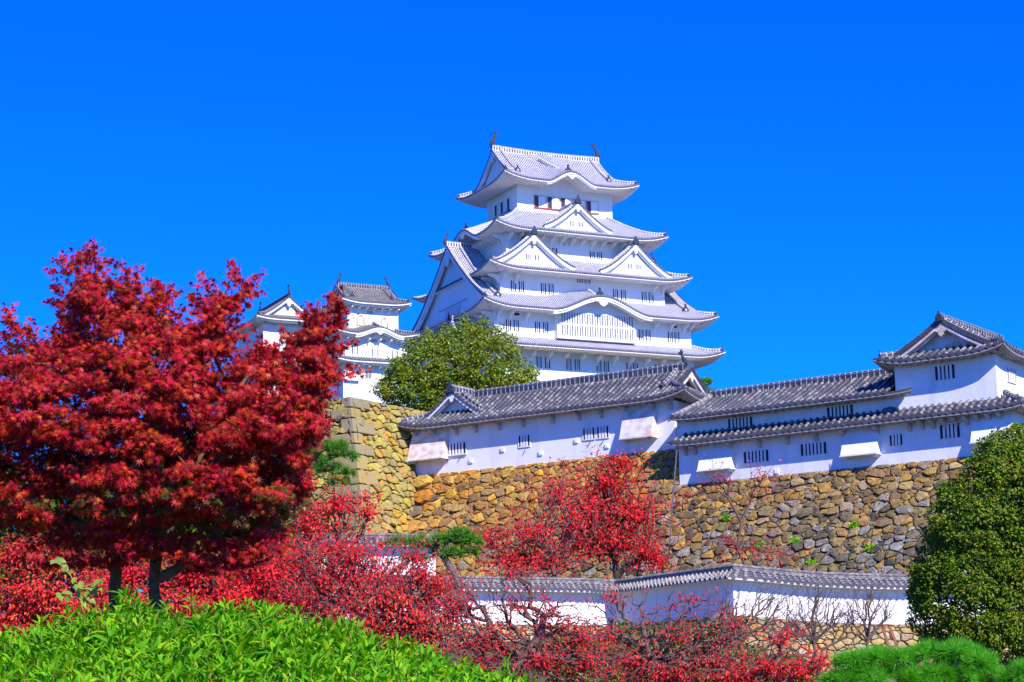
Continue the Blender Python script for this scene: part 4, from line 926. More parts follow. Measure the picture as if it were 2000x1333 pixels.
def crown_points(poly, depth, thick, n, r, shell=.6):
    """clump centres through the volume whose silhouette is the outline; returns points and outward directions"""
    X, Y = sample_poly(poly, n, r); e = edge_dist(X, Y, poly); emax = e.max(); q = np.sqrt(1-(1-np.clip(e/(emax*.8), 0, 1))**2)
    s = np.where(r.random(n) < shell, -r.uniform(.72, 1.0, n), r.uniform(-.7, 1, n))
    D = depth+thick*q*s; P = ats(X, Y, D)
    c = ats(np.array([np.mean([p[0] for p in poly])]), np.array([np.mean([p[1] for p in poly])]), np.array([depth]))[0]
    O = norm(P-c); O[:, 1] += s*.8*q; return P, norm(O)
def tubes(A, B, ra, rb, n=4):
    d = norm(B-A); ref = np.where(np.abs(d[:, 2:3]) < .9, np.array([[0, 0, 1.]]), np.array([[1., 0, 0]])); s = norm(np.cross(d, ref)); t = np.cross(s, d)
    ph = 2*PI*np.arange(n)/n; ring = np.cos(ph)[None, :, None]*s[:, None]+np.sin(ph)[None, :, None]*t[:, None]
    V = np.concatenate([A[:, None]+ring*ra[:, None, None], B[:, None]+ring*rb[:, None, None]], 1)
    i = np.arange(n); j = (i+1) % n; fq = np.stack([i, j, j+n, i+n], 1); Fi = fq[None]+(np.arange(len(A))*2*n)[:, None, None]
    return V.reshape(-1, 3), Fi.reshape(-1, 4)
def grow(path, T, r, seg=.3, rt=.006, rmax=.2, jit=.06, power=.5, bias=.25, sag=0):
    """branch network joining crown targets T to the trunk path"""
    N = [np.array(p, float) for p in path]; par = [-1]+list(range(len(path)-1)); plen = [0.]
    for i in range(1, len(path)): plen.append(plen[-1]+np.linalg.norm(N[i]-N[i-1]))
    T = T[np.argsort(np.linalg.norm(T-N[-1], axis=1))]; A = np.zeros((len(path)+len(T)*14, 3)); A[:len(path)] = N; L = np.zeros(len(A)); L[:len(path)] = plen; k = len(path); lo = max(1, int(len(path)*.45)); ends = []
    for t in T:
        d = np.linalg.norm(A[lo:k]-t, axis=1); j = lo+int(np.argmin(d+bias*L[lo:k])); dist = np.linalg.norm(A[j]-t); m_ = min(12, max(1, int(dist/seg))); p = j; a = A[j].copy()
        for q in range(1, m_+1):
            if k >= len(A)-1: break
            u = q/m_; pt = a+(t-a)*u+r.normal(0, jit*min(1, dist), 3)*(1 if q < m_ else .3)+np.array([0, 0, (sag*dist)*u*(1-u)]); A[k] = pt; L[k] = L[p]+dist/m_; par.append(p); p = k; k += 1
        ends.append(p)
    A = A[:k]; par = np.array(par); w_ = np.zeros(k); 
    for e in ends: w_[e] += 1
    for i in range(k-1, 0, -1):
        if par[i] >= 0: w_[par[i]] += w_[i]
    rad = np.minimum(rmax, rt*np.maximum(1, w_)**power)
    i = np.arange(1, k); pr = par[1:]; return A[pr], A[i], np.minimum(rad[pr], rad[i]*1.6+.0), rad[i], A[ends]
def bark_obj(name, G, M, parent, n=5):
    A, B, ra, rb, _ = G; V, Fi = tubes(A, B, ra, rb, n); return mesh_arrays(name, V, [Fi], M, parent)
BARK = mat('dark_bark', (.055, .042, .035), .9, noise=[(14, .45, .7, (.13, .10, .07), .8)], bump=.5, bscale=30)
BARKB = mat('brown_bark', (.13, .085, .045), .9, noise=[(14, .45, .7, (.05, .035, .02), .8), (4, .5, .7, (.10, .10, .04), .6)], bump=.5, bscale=30)
BARKG = mat('grey_bark', (.16, .14, .12), .9, noise=[(14, .45, .7, (.07, .055, .045), .8)], bump=.5, bscale=30)
TWIG = mat('brown_grey_twig', (.16, .105, .085), .8, noise=[(9, .4, .7, (.07, .045, .05), .8)])
ML = leafmat('maple_leaf', [(.30, .002, .010), (.54, .008, .03), (.14, .002, .006), (.62, .05, .006), (.38, .003, .02), (.56, .02, .05), (.07, .004, .004), (.48, .08, .006), (.42, .004, .03), (.16, .03, .004), (.60, .03, .02)], .14, tcol=(1.3, .7, .5), spec=.15)
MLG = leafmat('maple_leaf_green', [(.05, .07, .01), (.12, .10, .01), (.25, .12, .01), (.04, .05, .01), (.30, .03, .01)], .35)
CL = leafmat('cherry_leaf', [(.75, .012, .02), (.85, .03, .03), (.60, .006, .03), (.85, .08, .02), (.78, .012, .07), (.45, .02, .03)], .42, tcol=(1.3, .7, .5))
CLO = leafmat('cherry_leaf_orange', [(.74, .05, .02), (.66, .012, .03), (.78, .13, .02), (.55, .01, .03), (.68, .02, .06)], .35, tcol=(1.3, .7, .5))
EG = leafmat('evergreen_leaf', [(.05, .12, .004), (.13, .23, .005), (.26, .33, .006), (.03, .08, .003), (.36, .31, .01), (.18, .27, .005), (.07, .15, .004)], .3, tcol=(1.3, 1.3, .4))
EG2 = leafmat('holly_leaf', [(.03, .09, .004), (.07, .16, .005), (.13, .25, .006), (.20, .29, .008), (.025, .065, .004), (.27, .22, .01), (.10, .21, .006), (.05, .12, .005)], .2, rough=.5, spec=.2, tcol=(1.3, 1.3, .4))
PINE2 = leafmat('dark_pine_needle', [(.05, .18, .01), (.09, .28, .012), (.14, .36, .015), (.03, .10, .01)], .2, tcol=(1, 1.3, .4))  # darker green needles of the small distant pines
PINE = leafmat('pine_needle', [(.06, .34, .012), (.12, .50, .02), (.20, .62, .03), (.04, .2, .01)], .3, tcol=(1, 1.3, .4))
SHR = leafmat('shrub_leaf', [(.08, .34, .006), (.15, .46, .006), (.24, .56, .008), (.05, .24, .005), (.36, .55, .01), (.11, .38, .006), (.05, .20, .005)], .35, rough=.5, spec=.15, tcol=(1.3, 1.3, .3))
STEM = mat('green_stem', (.25, .28, .06), .6, noise=[(5, .5, .6, (.35, .12, .06), .7)])
BUSH = leafmat('bush_leaf', [(.05, .11, .012), (.09, .17, .015), (.14, .20, .02), (.24, .22, .02), (.04, .07, .01)], .25, tcol=(1.3, 1.3, .4))
def T3(px, py, D): return at(px, py, D)
def leafy(name, parent, C, O, r, per, cr, size, tmpl, M, flat=.55, droop=.6, up=.5, rnd=.7, toward=0):
    """per leaves in each clump (centres C, outward O)"""
    n = len(C)*per; c = np.repeat(C, per, 0); o_ = np.repeat(O, per, 0); d = r.normal(0, 1, (n, 3)); d = norm(d)*(r.random((n, 1))**.4); d[:, 2] *= flat
    P = c+d*cr; sun = np.array(SUN); Nn = o_*.5+np.array([0, 0, up])+sun*toward+r.normal(0, rnd, (n, 3)); T = o_*.5+np.array([0, 0, -droop])+d*.8+r.normal(0, .5, (n, 3))
    V, Fi = leaf_mesh(P, Nn, T, size*r.uniform(.7, 1.15, n), *tmpl); return mesh_arrays(name, V, [Fi], M, parent)

def px_of(P): d = P-CAM; z = d@FW; return 1000+F*(d@RT)/z, 666.5-F*(d@UP)/z
# ------------------------------------------------------------------ big red maple, left foreground
r = np.random.default_rng(42)
MP = [(-90, 690), (-20, 680), (5, 700), (15, 660), (22, 628), (32, 655), (50, 665), (62, 642), (75, 668), (100, 690), (125, 665), (135, 640), (118, 585), (113, 548), (105, 520), (116, 508), (132, 530), (146, 522), (152, 498), (166, 512), (174, 530), (178, 505), (196, 510), (210, 545), (225, 575), (238, 590), (240, 545), (252, 536), (266, 552), (270, 572), (290, 590), (295, 610), (308, 580), (325, 572), (338, 600), (350, 620), (372, 612), (388, 595), (400, 560), (412, 545), (430, 538), (450, 548), (465, 540), (480, 556), (486, 572), (470, 590), (462, 620), (450, 640), (446, 680), (470, 698), (498, 695), (520, 680), (545, 668), (562, 655), (582, 640), (604, 642), (622, 628), (640, 622), (652, 605), (662, 592), (664, 612), (650, 645), (662, 680), (668, 720), (660, 760), (640, 780), (645, 830), (630, 870), (625, 910), (610, 950), (585, 990), (560, 1020), (520, 1050), (480, 1075), (440, 1082), (400, 1062), (370, 1080), (345, 1060), (300, 1050), (262, 1082), (205, 1060), (160, 1080), (110, 1040), (60, 1060), (0, 1030), (-90, 1040)]
mp = empty('maple_tree', at(305, 1250, 16.2), 0, 'large crimson Japanese maple filling the left of the view', 'maple tree'); MPO = np.array(mp.location)
C, O = crown_points(MP, 16.3, 1.25, 2100, r, shell=.6)
X, Y = px_of(C); e_ = edge_dist(X, Y, MP)>9; C, O = C[e_], O[e_]
K_ = C[r.choice(len(C), 240, replace=False)]; J_ = np.linalg.norm(C[:, None]-K_[None], axis=2).argmin(1); V_ = C-K_[J_]; C = K_[J_]+V_*np.array([.74, .74, .55]); O = norm(O*.6+norm(V_)*.6)
# hollows: lit clumps removed from the front of the shaded gaps
X, Y = px_of(C)
HOL = [[(-100, 850), (60, 860), (120, 850), (170, 870), (200, 900), (160, 930), (150, 960), (180, 1000), (170, 1070), (120, 1060), (90, 1000), (60, 960), (-100, 940)], [(180, 850), (260, 870), (330, 880), (350, 915), (260, 920), (190, 900)], [(330, 780), (370, 770), (390, 830), (350, 850)], [(215, 640), (240, 640), (260, 700), (230, 690)], [(400, 700), (430, 690), (450, 740), (410, 760)], [(500, 900), (560, 880), (590, 930), (520, 950)], [(200, 1030), (500, 1000), (560, 1010), (480, 1090), (200, 1090)], [(120, 760), (150, 780), (140, 840), (100, 840)]]
keepm = np.ones(len(C), bool)
for h_ in HOL:
    ins = in_poly(X, Y, h_); keepm &= ~(ins & (C[:, 1] < 16.9) & (r.random(len(C)) < .95))
C, O = C[keepm], O[keepm]; X, Y = X[keepm], Y[keepm]
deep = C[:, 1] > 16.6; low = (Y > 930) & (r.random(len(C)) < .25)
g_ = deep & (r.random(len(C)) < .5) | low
kk = dict(per=30, cr=.105, size=.05, tmpl=MAPLE_T, flat=.5, droop=.6, up=.35, rnd=.6, toward=.3)
leafy('foliage', mp, C[~g_]-MPO, O[~g_], r, M=ML, **kk)
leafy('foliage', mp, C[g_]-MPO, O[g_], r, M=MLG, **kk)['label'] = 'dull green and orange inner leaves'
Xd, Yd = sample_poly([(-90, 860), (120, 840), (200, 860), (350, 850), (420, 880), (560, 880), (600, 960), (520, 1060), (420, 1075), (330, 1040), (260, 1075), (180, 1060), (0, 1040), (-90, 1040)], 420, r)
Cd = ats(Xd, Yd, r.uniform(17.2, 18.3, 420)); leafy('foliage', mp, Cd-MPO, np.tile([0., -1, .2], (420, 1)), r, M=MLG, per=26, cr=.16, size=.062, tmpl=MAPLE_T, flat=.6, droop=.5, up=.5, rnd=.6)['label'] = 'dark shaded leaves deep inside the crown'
Xd, Yd = sample_poly([(-90, 720), (120, 640), (150, 560), (220, 600), (400, 640), (440, 600), (450, 700), (640, 640), (640, 760), (600, 900), (560, 980), (-90, 960)], 900, r)
Cd = ats(Xd, Yd, r.uniform(16.7, 17.4, 900)); leafy('foliage', mp, Cd-MPO, np.tile([0., -1, .2], (900, 1)), r, M=ML, per=22, cr=.14, size=.05, tmpl=MAPLE_T, flat=.6, droop=.5, up=.5, rnd=.6)
sp_p = []
for k in range(110):
    i = int(r.integers(2, 64)); a, b_ = np.array(MP[i], float), np.array(MP[i+1], float); p = a+(b_-a)*r.random(); nrm = np.array([(b_-a)[1], -(b_-a)[0]]); nrm /= np.linalg.norm(nrm)+1e-6; L_ = r.uniform(10, 42)
    dd = nrm*.8+np.array([r.normal(0, .3), -.55]); dd /= np.linalg.norm(dd)
    for t in np.linspace(-.3, 1, 5): q_ = p+dd*L_*t; sp_p.append(at(q_[0], q_[1], 16.2+r.normal(0, .25)))
sp_p = np.array(sp_p); leafy('foliage', mp, sp_p-MPO, np.tile([0, -.3, .3], (len(sp_p), 1)), r, per=5, cr=.05, size=.052, tmpl=MAPLE_T, M=ML, droop=.6)
Xf = np.concatenate([r.uniform(320, 560, 60), r.uniform(60, 290, 55), r.uniform(370, 500, 26), r.uniform(230, 330, 24)]); Yf = np.concatenate([r.uniform(1035, 1095, 60), r.uniform(1030, 1105, 55), r.uniform(1075, 1125, 26), r.uniform(1040, 1085, 24)])
Cf = ats(Xf, Yf, r.uniform(15.6, 16.8, len(Xf))); leafy('foliage', mp, Cf-MPO, np.tile([0., -.5, .2], (len(Xf), 1)), r, M=ML, per=22, cr=.11, size=.05, tmpl=MAPLE_T, flat=.4, droop=.6, up=.4, rnd=.6, toward=.3)
# thin sprigs above the outline
tips = [(182, 476, 190, 560), (22, 620, 60, 690), (60, 640, 80, 700), (116, 508, 160, 600), (152, 500, 170, 560), (300, 545, 300, 620), (265, 533, 262, 580), (330, 570, 330, 620), (455, 535, 430, 600), (486, 568, 450, 620), (598, 590, 606, 650), (662, 565, 650, 640), (650, 600, 630, 660), (705, 725, 660, 740), (405, 548, 410, 600), (620, 590, 615, 640), (700, 665, 640, 690)]
trunk = [at(305, 1290, 16.3), at(306, 1200, 16.3), at(300, 1150, 16.3), at(304, 1100, 16.3), at(312, 1060, 16.35), at(300, 1000, 16.4), at(310, 930, 16.4)]
G = grow(trunk, C[r.random(len(C)) < .45], r, seg=.22, rt=.0033, rmax=.05, jit=.05, bias=.2)
mb_, me_ = [], []
for a, b_, c, d in tips:
    A_, B_ = at(c, d, 16.2), at(a, b_, 16.0+r.uniform(-.3, .3)); mb_.append(A_); me_.append(B_)
mb_, me_ = np.array(mb_), np.array(me_)
for (pts, rad) in (([(312, 1130), (345, 1112), (362, 1095), (370, 1068), (385, 1040)], [.05, .045, .04, .032, .024]), ([(225, 1290), (226, 1200), (224, 1150), (228, 1110), (222, 1060), (210, 1000)], [.07, .06, .055, .05, .045, .03]), ([(224, 1120), (205, 1098), (196, 1080), (180, 1050)], [.03, .025, .02, .015])):
    W_ = np.array([at(x, y, 16.1 if x > 260 else 16.8) for x, y in pts]); rad = np.array(rad)
    G = (np.concatenate([G[0], W_[:-1]]), np.concatenate([G[1], W_[1:]]), np.concatenate([G[2], rad[:-1]]), np.concatenate([G[3], rad[1:]]), G[4])
G = (np.concatenate([G[0], mb_])-MPO, np.concatenate([G[1], me_])-MPO, np.concatenate([G[2], np.full(len(mb_), .006)]), np.concatenate([G[3], np.full(len(mb_), .003)]), 0)
bark_obj('trunk', G, BARKB, mp, 6)
S = []; 
for a, b_ in zip(mb_, me_):
    for t in np.linspace(.25, 1, 7): S.append(a+(b_-a)*t)
S = np.array(S); leafy('foliage', mp, S-MPO, np.tile([0, -.3, .3], (len(S), 1)), r, per=4, cr=.07, size=.055, tmpl=MAPLE_T, M=ML, droop=.6)

# ------------------------------------------------------------------ trees made of a branch network and leaves at the twig ends
def tree(name, label, cat, D, trunk, blobs, n, per, lsize, M, tmpl=OVAL_T, seed=1, group=None, bark=BARK, rt=.01, rmax=.2, thick=.7, cr=.18, seg=.5, jit=.06, droop=.7, up=.4, rnd=.7, bias=.25, bare=0, flat=.8, toward=.5, power=.5, sag=0):
    """trunk: photo pixels at distance D; blobs: (px, py, rx, ry, weight) crown masses"""
    r = np.random.default_rng(seed); path = [at(x, y, D) for x, y in trunk]; w_ = np.array([b_[4] for b_ in blobs], float); w_ /= w_.sum(); T = []
    for b_, k in zip(blobs, (w_*n).astype(int)+1):
        a = r.uniform(0, 2*PI, k); q = np.minimum(1.5, np.abs(r.normal(0, .62, k))); s = r.uniform(-1, 1, k)*np.sqrt(np.maximum(.05, 1-q*q*.6))
        T.append(ats(b_[0]+b_[2]*q*np.cos(a), b_[1]+b_[3]*q*np.sin(a), D+thick*s*min(b_[2], b_[3]*1.5)/F*D*1.0))
    T = np.concatenate(T); org = path[0]; o = empty(name, org, 0, label, cat, group)
    G = grow(path, T, r, seg=seg, rt=rt, rmax=rmax, jit=jit, bias=bias, power=power, sag=sag)
    bark_obj('trunk', (G[0]-org, G[1]-org, G[2], G[3], 0), bark, o, 5)
    if per:
        E_ = G[4]; E_ = E_[r.random(len(E_)) >= bare]; mid = np.mean(E_, 0); leafy('foliage', o, E_-org, norm(norm(E_-mid)+np.array([0, -.5, .3])), r, per, cr, lsize, tmpl, M, droop=droop, up=up, rnd=rnd, flat=flat, toward=toward)
    return o
# cherries between the shrub and the walls
GC = 'red leaved cherry trees below the walls'
tree('cherry_tree', 'dense scarlet cherry tree standing against the high stone wall, centre', 'cherry tree', 96, [(1206, 1200), (1205, 1130), (1200, 1085), (1196, 1040)], [(1190, 940, 62, 48, 1.5), (1160, 990, 75, 50, 2), (1235, 1000, 70, 55, 2), (1200, 1050, 90, 50, 2), (1260, 1075, 50, 38, 1), (1140, 1060, 60, 40, 1), (1285, 1095, 30, 25, .4), (1215, 905, 40, 25, .5)], 4200, 2, 0.19, CL, seed=3, group=GC, rt=0.007, rmax=.16, cr=0.35, seg=0.6, bare=.12)
tree('cherry_tree', 'thin twiggy red cherry left of the dense scarlet cherry before the stone wall', 'cherry tree', 94, [(1088, 1200), (1085, 1130), (1078, 1105), (1070, 1080)], [(1040, 1040, 90, 55, 2), (1090, 960, 55, 60, 1.2), (1000, 1090, 70, 35, 1.3), (1120, 1010, 60, 60, 1), (960, 1050, 40, 35, .6), (1050, 1095, 90, 30, 1.5)], 2040, 2, 0.19, CL, seed=4, group=GC, rt=0.006, rmax=0.13, cr=0.3, seg=.8, bare=.15, bark=TWIG)
tree('cherry_tree', 'bare slender cherry with few red leaves before the right gallery wall', 'cherry tree', 95, [(1465, 1190), (1458, 1110), (1440, 1070), (1448, 1020), (1465, 980)], [(1490, 930, 55, 40, 1), (1400, 930, 45, 35, .8), (1470, 1070, 70, 35, 1.6), (1510, 1085, 50, 25, 1), (1420, 1050, 45, 30, .8), (1345, 965, 45, 28, .7)], 480, 2, 0.17, CL, seed=5, group=GC, rt=0.006, rmax=0.07, cr=0.25, seg=.8, bare=.5, bias=0.5, bark=TWIG)
tree('cherry_tree', 'wide red cherry right of the maple, hiding the foot of the bastion', 'cherry tree', 42, [(640, 1420), (630, 1300), (620, 1230), (600, 1180), (590, 1140)], [(600, 1020, 60, 55, 1.4), (660, 985, 50, 35, .8), (560, 1090, 110, 60, 2), (660, 1070, 90, 60, 1.6), (500, 1140, 90, 50, 1.6), (600, 1170, 130, 50, 2.2), (700, 1150, 70, 60, 1.4), (450, 1190, 70, 30, .8), (720, 1000, 25, 40, .3)], 4560, 2, 0.105, CL, seed=6, group=GC, rt=0.0032, rmax=0.09, cr=0.13, seg=.4, bare=0.2, bark=TWIG)
tree('cherry_tree', 'orange red cherry in front of the low white wall, left of centre', 'cherry tree', 38, [(800, 1440), (805, 1330), (800, 1280), (790, 1240), (780, 1200)], [(760, 1170, 80, 50, 1.8), (820, 1210, 90, 60, 2), (720, 1220, 90, 60, 2), (850, 1140, 60, 30, .7), (790, 1260, 110, 45, 2), (640, 1240, 80, 40, 1.2), (820, 1120, 30, 25, .4), (880, 1190, 45, 50, .7)], 4800, 2, 0.085, CLO, seed=7, group=GC, rt=0.0035, rmax=0.09, cr=0.13, seg=.4, bare=0.25, droop=1.2, bark=TWIG)
tree('cherry_tree', 'pinkish twiggy cherry arching over the short white wall, before the bastion foot', 'cherry tree', 40, [(730, 1440), (728, 1330), (715, 1260), (700, 1200), (690, 1160)], [(690, 1090, 80, 45, 1.5), (640, 1130, 90, 45, 1.6), (740, 1130, 80, 40, 1.4), (700, 1180, 110, 45, 1.6), (810, 1090, 60, 35, .6), (600, 1080, 70, 40, .8), (840, 1160, 60, 40, .8)], 3600, 2, 0.085, CL, seed=26, group=GC, rt=.0033, rmax=.08, cr=.13, seg=.4, bare=0.42, bark=TWIG)
tree('cherry_tree', 'dark limbed red cherry with visible curved trunk at bottom centre', 'cherry tree', 36, [(985, 1400), (1000, 1330), (1012, 1300), (1035, 1270), (1055, 1240), (1062, 1205)], [(1000, 1180, 90, 40, .7), (1080, 1200, 80, 45, .6), (950, 1250, 90, 45, 1.8), (1060, 1290, 110, 45, 2.4), (1130, 1240, 70, 40, 1), (940, 1310, 70, 40, 1.2), (1000, 1120, 60, 25, .4), (1150, 1290, 60, 40, 1), (900, 1180, 40, 45, .7)], 3900, 2, 0.076, CL, seed=8, group=GC, rt=0.0036, rmax=0.085, cr=0.13, seg=.35, bare=0.5, bark=TWIG)
tree('cherry_tree', 'spreading thin cherry with scattered crimson leaves, lower right of centre', 'cherry tree', 46, [(1300, 1450), (1290, 1350), (1280, 1300), (1262, 1260), (1255, 1220)], [(1230, 1290, 90, 45, 1.8), (1330, 1240, 110, 60, 1.6), (1180, 1240, 50, 40, .7), (1300, 1310, 120, 30, 2), (1400, 1290, 90, 40, 1.5), (1200, 1170, 60, 35, .35), (1350, 1170, 80, 30, .35), (1430, 1220, 60, 50, .7)], 3600, 2, 0.089, CL, seed=9, group=GC, rt=0.004, rmax=0.08, cr=0.14, seg=.5, bare=0.55, bark=TWIG)
tree('cherry_tree', 'low sprawling cherry with crimson leaves beside the clipped pine', 'cherry tree', 44, [(1530, 1450), (1525, 1360), (1510, 1310), (1500, 1280)], [(1500, 1300, 80, 30, 1.6), (1560, 1310, 70, 25, 1.6), (1440, 1320, 80, 20, 1.2), (1530, 1245, 60, 40, .6), (1600, 1290, 40, 30, .5)], 1320, 2, 0.1, CL, seed=10, group=GC, rt=0.004, rmax=0.06, cr=0.14, seg=.4, bare=0.35, bark=TWIG)
GB = 'bare young trees in front of the plastered wall'
tree('bare_tree', 'bare grey young tree before the white wall, leftmost of three', 'tree', 60, [(1430, 1420), (1425, 1330), (1440, 1260), (1470, 1210)], [(1510, 1170, 95, 50, 1.2), (1420, 1185, 70, 50, 1), (1550, 1220, 70, 50, 1)], 1100, 0, .1, CL, seed=12, group=GB, rt=.0034, rmax=.05, seg=.7, bark=TWIG, power=.5, bias=.6, jit=.05)
tree('bare_tree', 'bare grey young tree with upright twigs, middle one before the white wall', 'tree', 62, [(1610, 1420), (1600, 1320), (1590, 1260), (1585, 1210)], [(1600, 1165, 85, 45, 1.2), (1550, 1220, 70, 50, 1), (1650, 1200, 60, 50, 1)], 1100, 0, .1, CL, seed=13, group=GB, rt=.0034, rmax=.05, seg=.7, bark=TWIG, power=.5, bias=.6, jit=.05)
tree('bare_tree', 'bare grey young tree before the white wall, nearest the dark evergreen', 'tree', 64, [(1690, 1420), (1688, 1320), (1695, 1250), (1700, 1210)], [(1700, 1165, 45, 35, 1), (1730, 1190, 40, 40, .8), (1665, 1195, 35, 40, .7)], 700, 0, .1, CL, seed=14, group=GB, rt=.0034, rmax=.05, seg=.7, bark=TWIG, power=.5, bias=.6, jit=.05)
tree('cherry_tree', 'scarlet cherry seen under the maple at the left edge', 'cherry tree', 24, [(120, 1420), (118, 1330), (110, 1260), (100, 1220)], [(40, 1080, 70, 45, 1.2), (60, 1160, 110, 60, 2.2), (150, 1200, 80, 50, 1.6), (20, 1230, 90, 50, 1.8), (130, 1100, 60, 40, .8), (330, 1180, 70, 25, .8), (250, 1180, 60, 30, .8)], 3400, 3, 0.062, CLO, seed=15, group=GC, rt=0.0025, rmax=0.05, cr=.13, seg=.3)
tree('cherry_tree', 'crimson cherry in deep shade behind the maple trunks', 'cherry tree', 27, [(470, 1420), (465, 1300), (455, 1220), (440, 1180)], [(380, 1120, 90, 50, 1.5), (470, 1170, 90, 40, 1.6), (260, 1120, 60, 50, 1), (390, 1190, 100, 30, 1.4), (520, 1120, 50, 40, .8), (200, 1140, 60, 40, .8)], 2800, 3, 0.066, CL, seed=16, group=GC, rt=0.0025, rmax=0.05, cr=.15, seg=.3)

# ------------------------------------------------------------------ evergreens
def crown_tree(name, label, cat, D, poly, thick, nc, per, cr, lsize, M, trunk, seed, tmpl=QUAD_T, flat=.8, shell=.7, group=None, bark=BARK, rt=.02, rmax=.3, up=.5, rnd=.6, toward=.3, M2=None, lumps=0, droop=.1, tight=.66, feather=0):
    r = np.random.default_rng(seed); path = [at(x, y, D) for x, y in trunk]; org = path[0]; o = empty(name, org, 0, label, cat, group)
    C, O = crown_points(poly, D, thick, nc, r, shell)
    if lumps:   # gather clumps round lump centres so the crown reads as rounded bosses
        k = r.choice(len(C), lumps, replace=False); K = C[k]; d = np.linalg.norm(C[:, None]-K[None], axis=2); j = d.argmin(1); v = C-K[j]; rr_ = np.linalg.norm(v, axis=1, keepdims=True); C = K[j]+v*tight; O = norm(norm(v)*.8+O*.5+np.array([0, -.25, .25]))
    if feather:
        pa_ = np.array(poly, float); X_, Y_ = [], []
        for _ in range(feather):
            i = int(r.integers(0, len(pa_))); a_, b_ = pa_[i], pa_[(i+1) % len(pa_)]; p_ = a_+(b_-a_)*r.random(); cc = pa_.mean(0); dd = (p_-cc)/np.linalg.norm(p_-cc); p_ = p_+dd*r.uniform(-4, 12); X_.append(p_[0]); Y_.append(p_[1])
        Cf = ats(np.array(X_), np.array(Y_), D+r.uniform(-.4, .4, feather)*thick); leafy('foliage', o, Cf-org, np.tile([0., -.4, .4], (feather, 1)), r, 14, cr*.55, lsize, tmpl, M, flat=.7, up=up, rnd=rnd, droop=droop, toward=toward)
    G = grow(path, C[::3], r, seg=cr*2.5, rt=rt, rmax=rmax, jit=.05)
    bark_obj('trunk', (G[0]-org, G[1]-org, G[2], G[3], 0), bark, o, 5)
    leafy('foliage', o, C-org, O, r, per, cr, lsize, tmpl, M, flat=flat, up=up, rnd=rnd, droop=droop, toward=toward)
    return o
P1 = [(742, 775), (736, 752), (760, 738), (762, 706), (788, 700), (800, 684), (792, 668), (822, 672), (838, 648), (862, 662), (874, 640), (892, 655), (902, 622), (918, 645), (935, 630), (950, 626), (952, 650), (975, 640), (985, 655), (1000, 665), (1008, 690), (1002, 705), (1022, 700), (1030, 715), (1045, 725), (1042, 745), (1052, 755), (1030, 768), (1000, 770), (965, 800), (900, 835), (830, 835), (775, 808)]
crown_tree('evergreen_tree', 'round olive green tree between the bastion and the keep', 'evergreen tree', 150, P1, 4.2, 1500, 26, .5, .23, EG, [(900, 860), (900, 800), (900, 750)], 51, lumps=110, tight=.7, feather=170, tmpl=QUAD_T, shell=.75)
P2_ = [(2010, 832), (1990, 845), (1975, 840), (1960, 855), (1945, 850), (1932, 865), (1915, 868), (1905, 890), (1893, 905), (1896, 925), (1878, 930), (1868, 950), (1850, 948), (1838, 962), (1842, 985), (1825, 995), (1822, 1020), (1812, 1040), (1820, 1062), (1800, 1075), (1797, 1100), (1782, 1110), (1788, 1140), (1775, 1160), (1785, 1185), (1778, 1210), (1795, 1230), (1810, 1262), (1850, 1300), (1900, 1340), (2120, 1340), (2120, 860)]
crown_tree('evergreen_tree', 'dense dark evergreen tree with bronze new leaves at the right edge', 'evergreen tree', 42, P2_, 2.2, 3300, 26, .15, .072, EG2, [(2010, 1450), (2010, 1300), (2000, 1150)], 52, lumps=120, tight=.8, feather=220, tmpl=BROAD_T, shell=.85, rt=.008, rmax=.15)
crown_tree('evergreen_tree', 'dark tree added behind the maple to darken the gaps under its crown', 'evergreen tree', 60, [(-120, 930), (-20, 905), (40, 910), (90, 930), (200, 920), (330, 940), (450, 960), (560, 1000), (620, 1060), (620, 1180), (400, 1250), (100, 1260), (-120, 1250)], 3, 1400, 26, .4, .22, EG2, [(200, 1350), (200, 1250), (200, 1100)], 53, lumps=50)  # extra tree, its dark mass stands in for shade under the maple
for k, (pl, D, lab, sd_) in enumerate((([(1180, 1240), (1200, 1215), (1250, 1225), (1290, 1205), (1340, 1215), (1380, 1195), (1430, 1200), (1450, 1225), (1440, 1280), (1460, 1340), (1180, 1340)], 62, 'green clipped bush under the low white wall, behind crimson twigs', 61), ([(1060, 1260), (1110, 1240), (1170, 1250), (1200, 1270), (1210, 1345), (1060, 1345)], 60, 'olive green bush behind the dark limbed cherry', 62), ([(1380, 1310), (1420, 1270), (1480, 1265), (1540, 1280), (1580, 1310), (1590, 1350), (1380, 1350)], 56, 'yellow green bush behind the cherry beside the clipped pine', 63))):
    crown_tree('bush', lab, 'bush', D, pl, 1.3, 260, 26, .3, .13, BUSH, [(pl[3][0], 1420), (pl[3][0], 1350), (pl[3][0], 1300)], sd_, lumps=24)
crown_tree('evergreen_tree', 'pale green tree showing at the left edge below the maple crown', 'evergreen tree', 50, [(-60, 915), (0, 910), (30, 918), (48, 930), (40, 950), (-60, 955)], 1, 60, 24, .3, .16, BUSH, [(-20, 1100), (-20, 1000), (-20, 950)], 54)

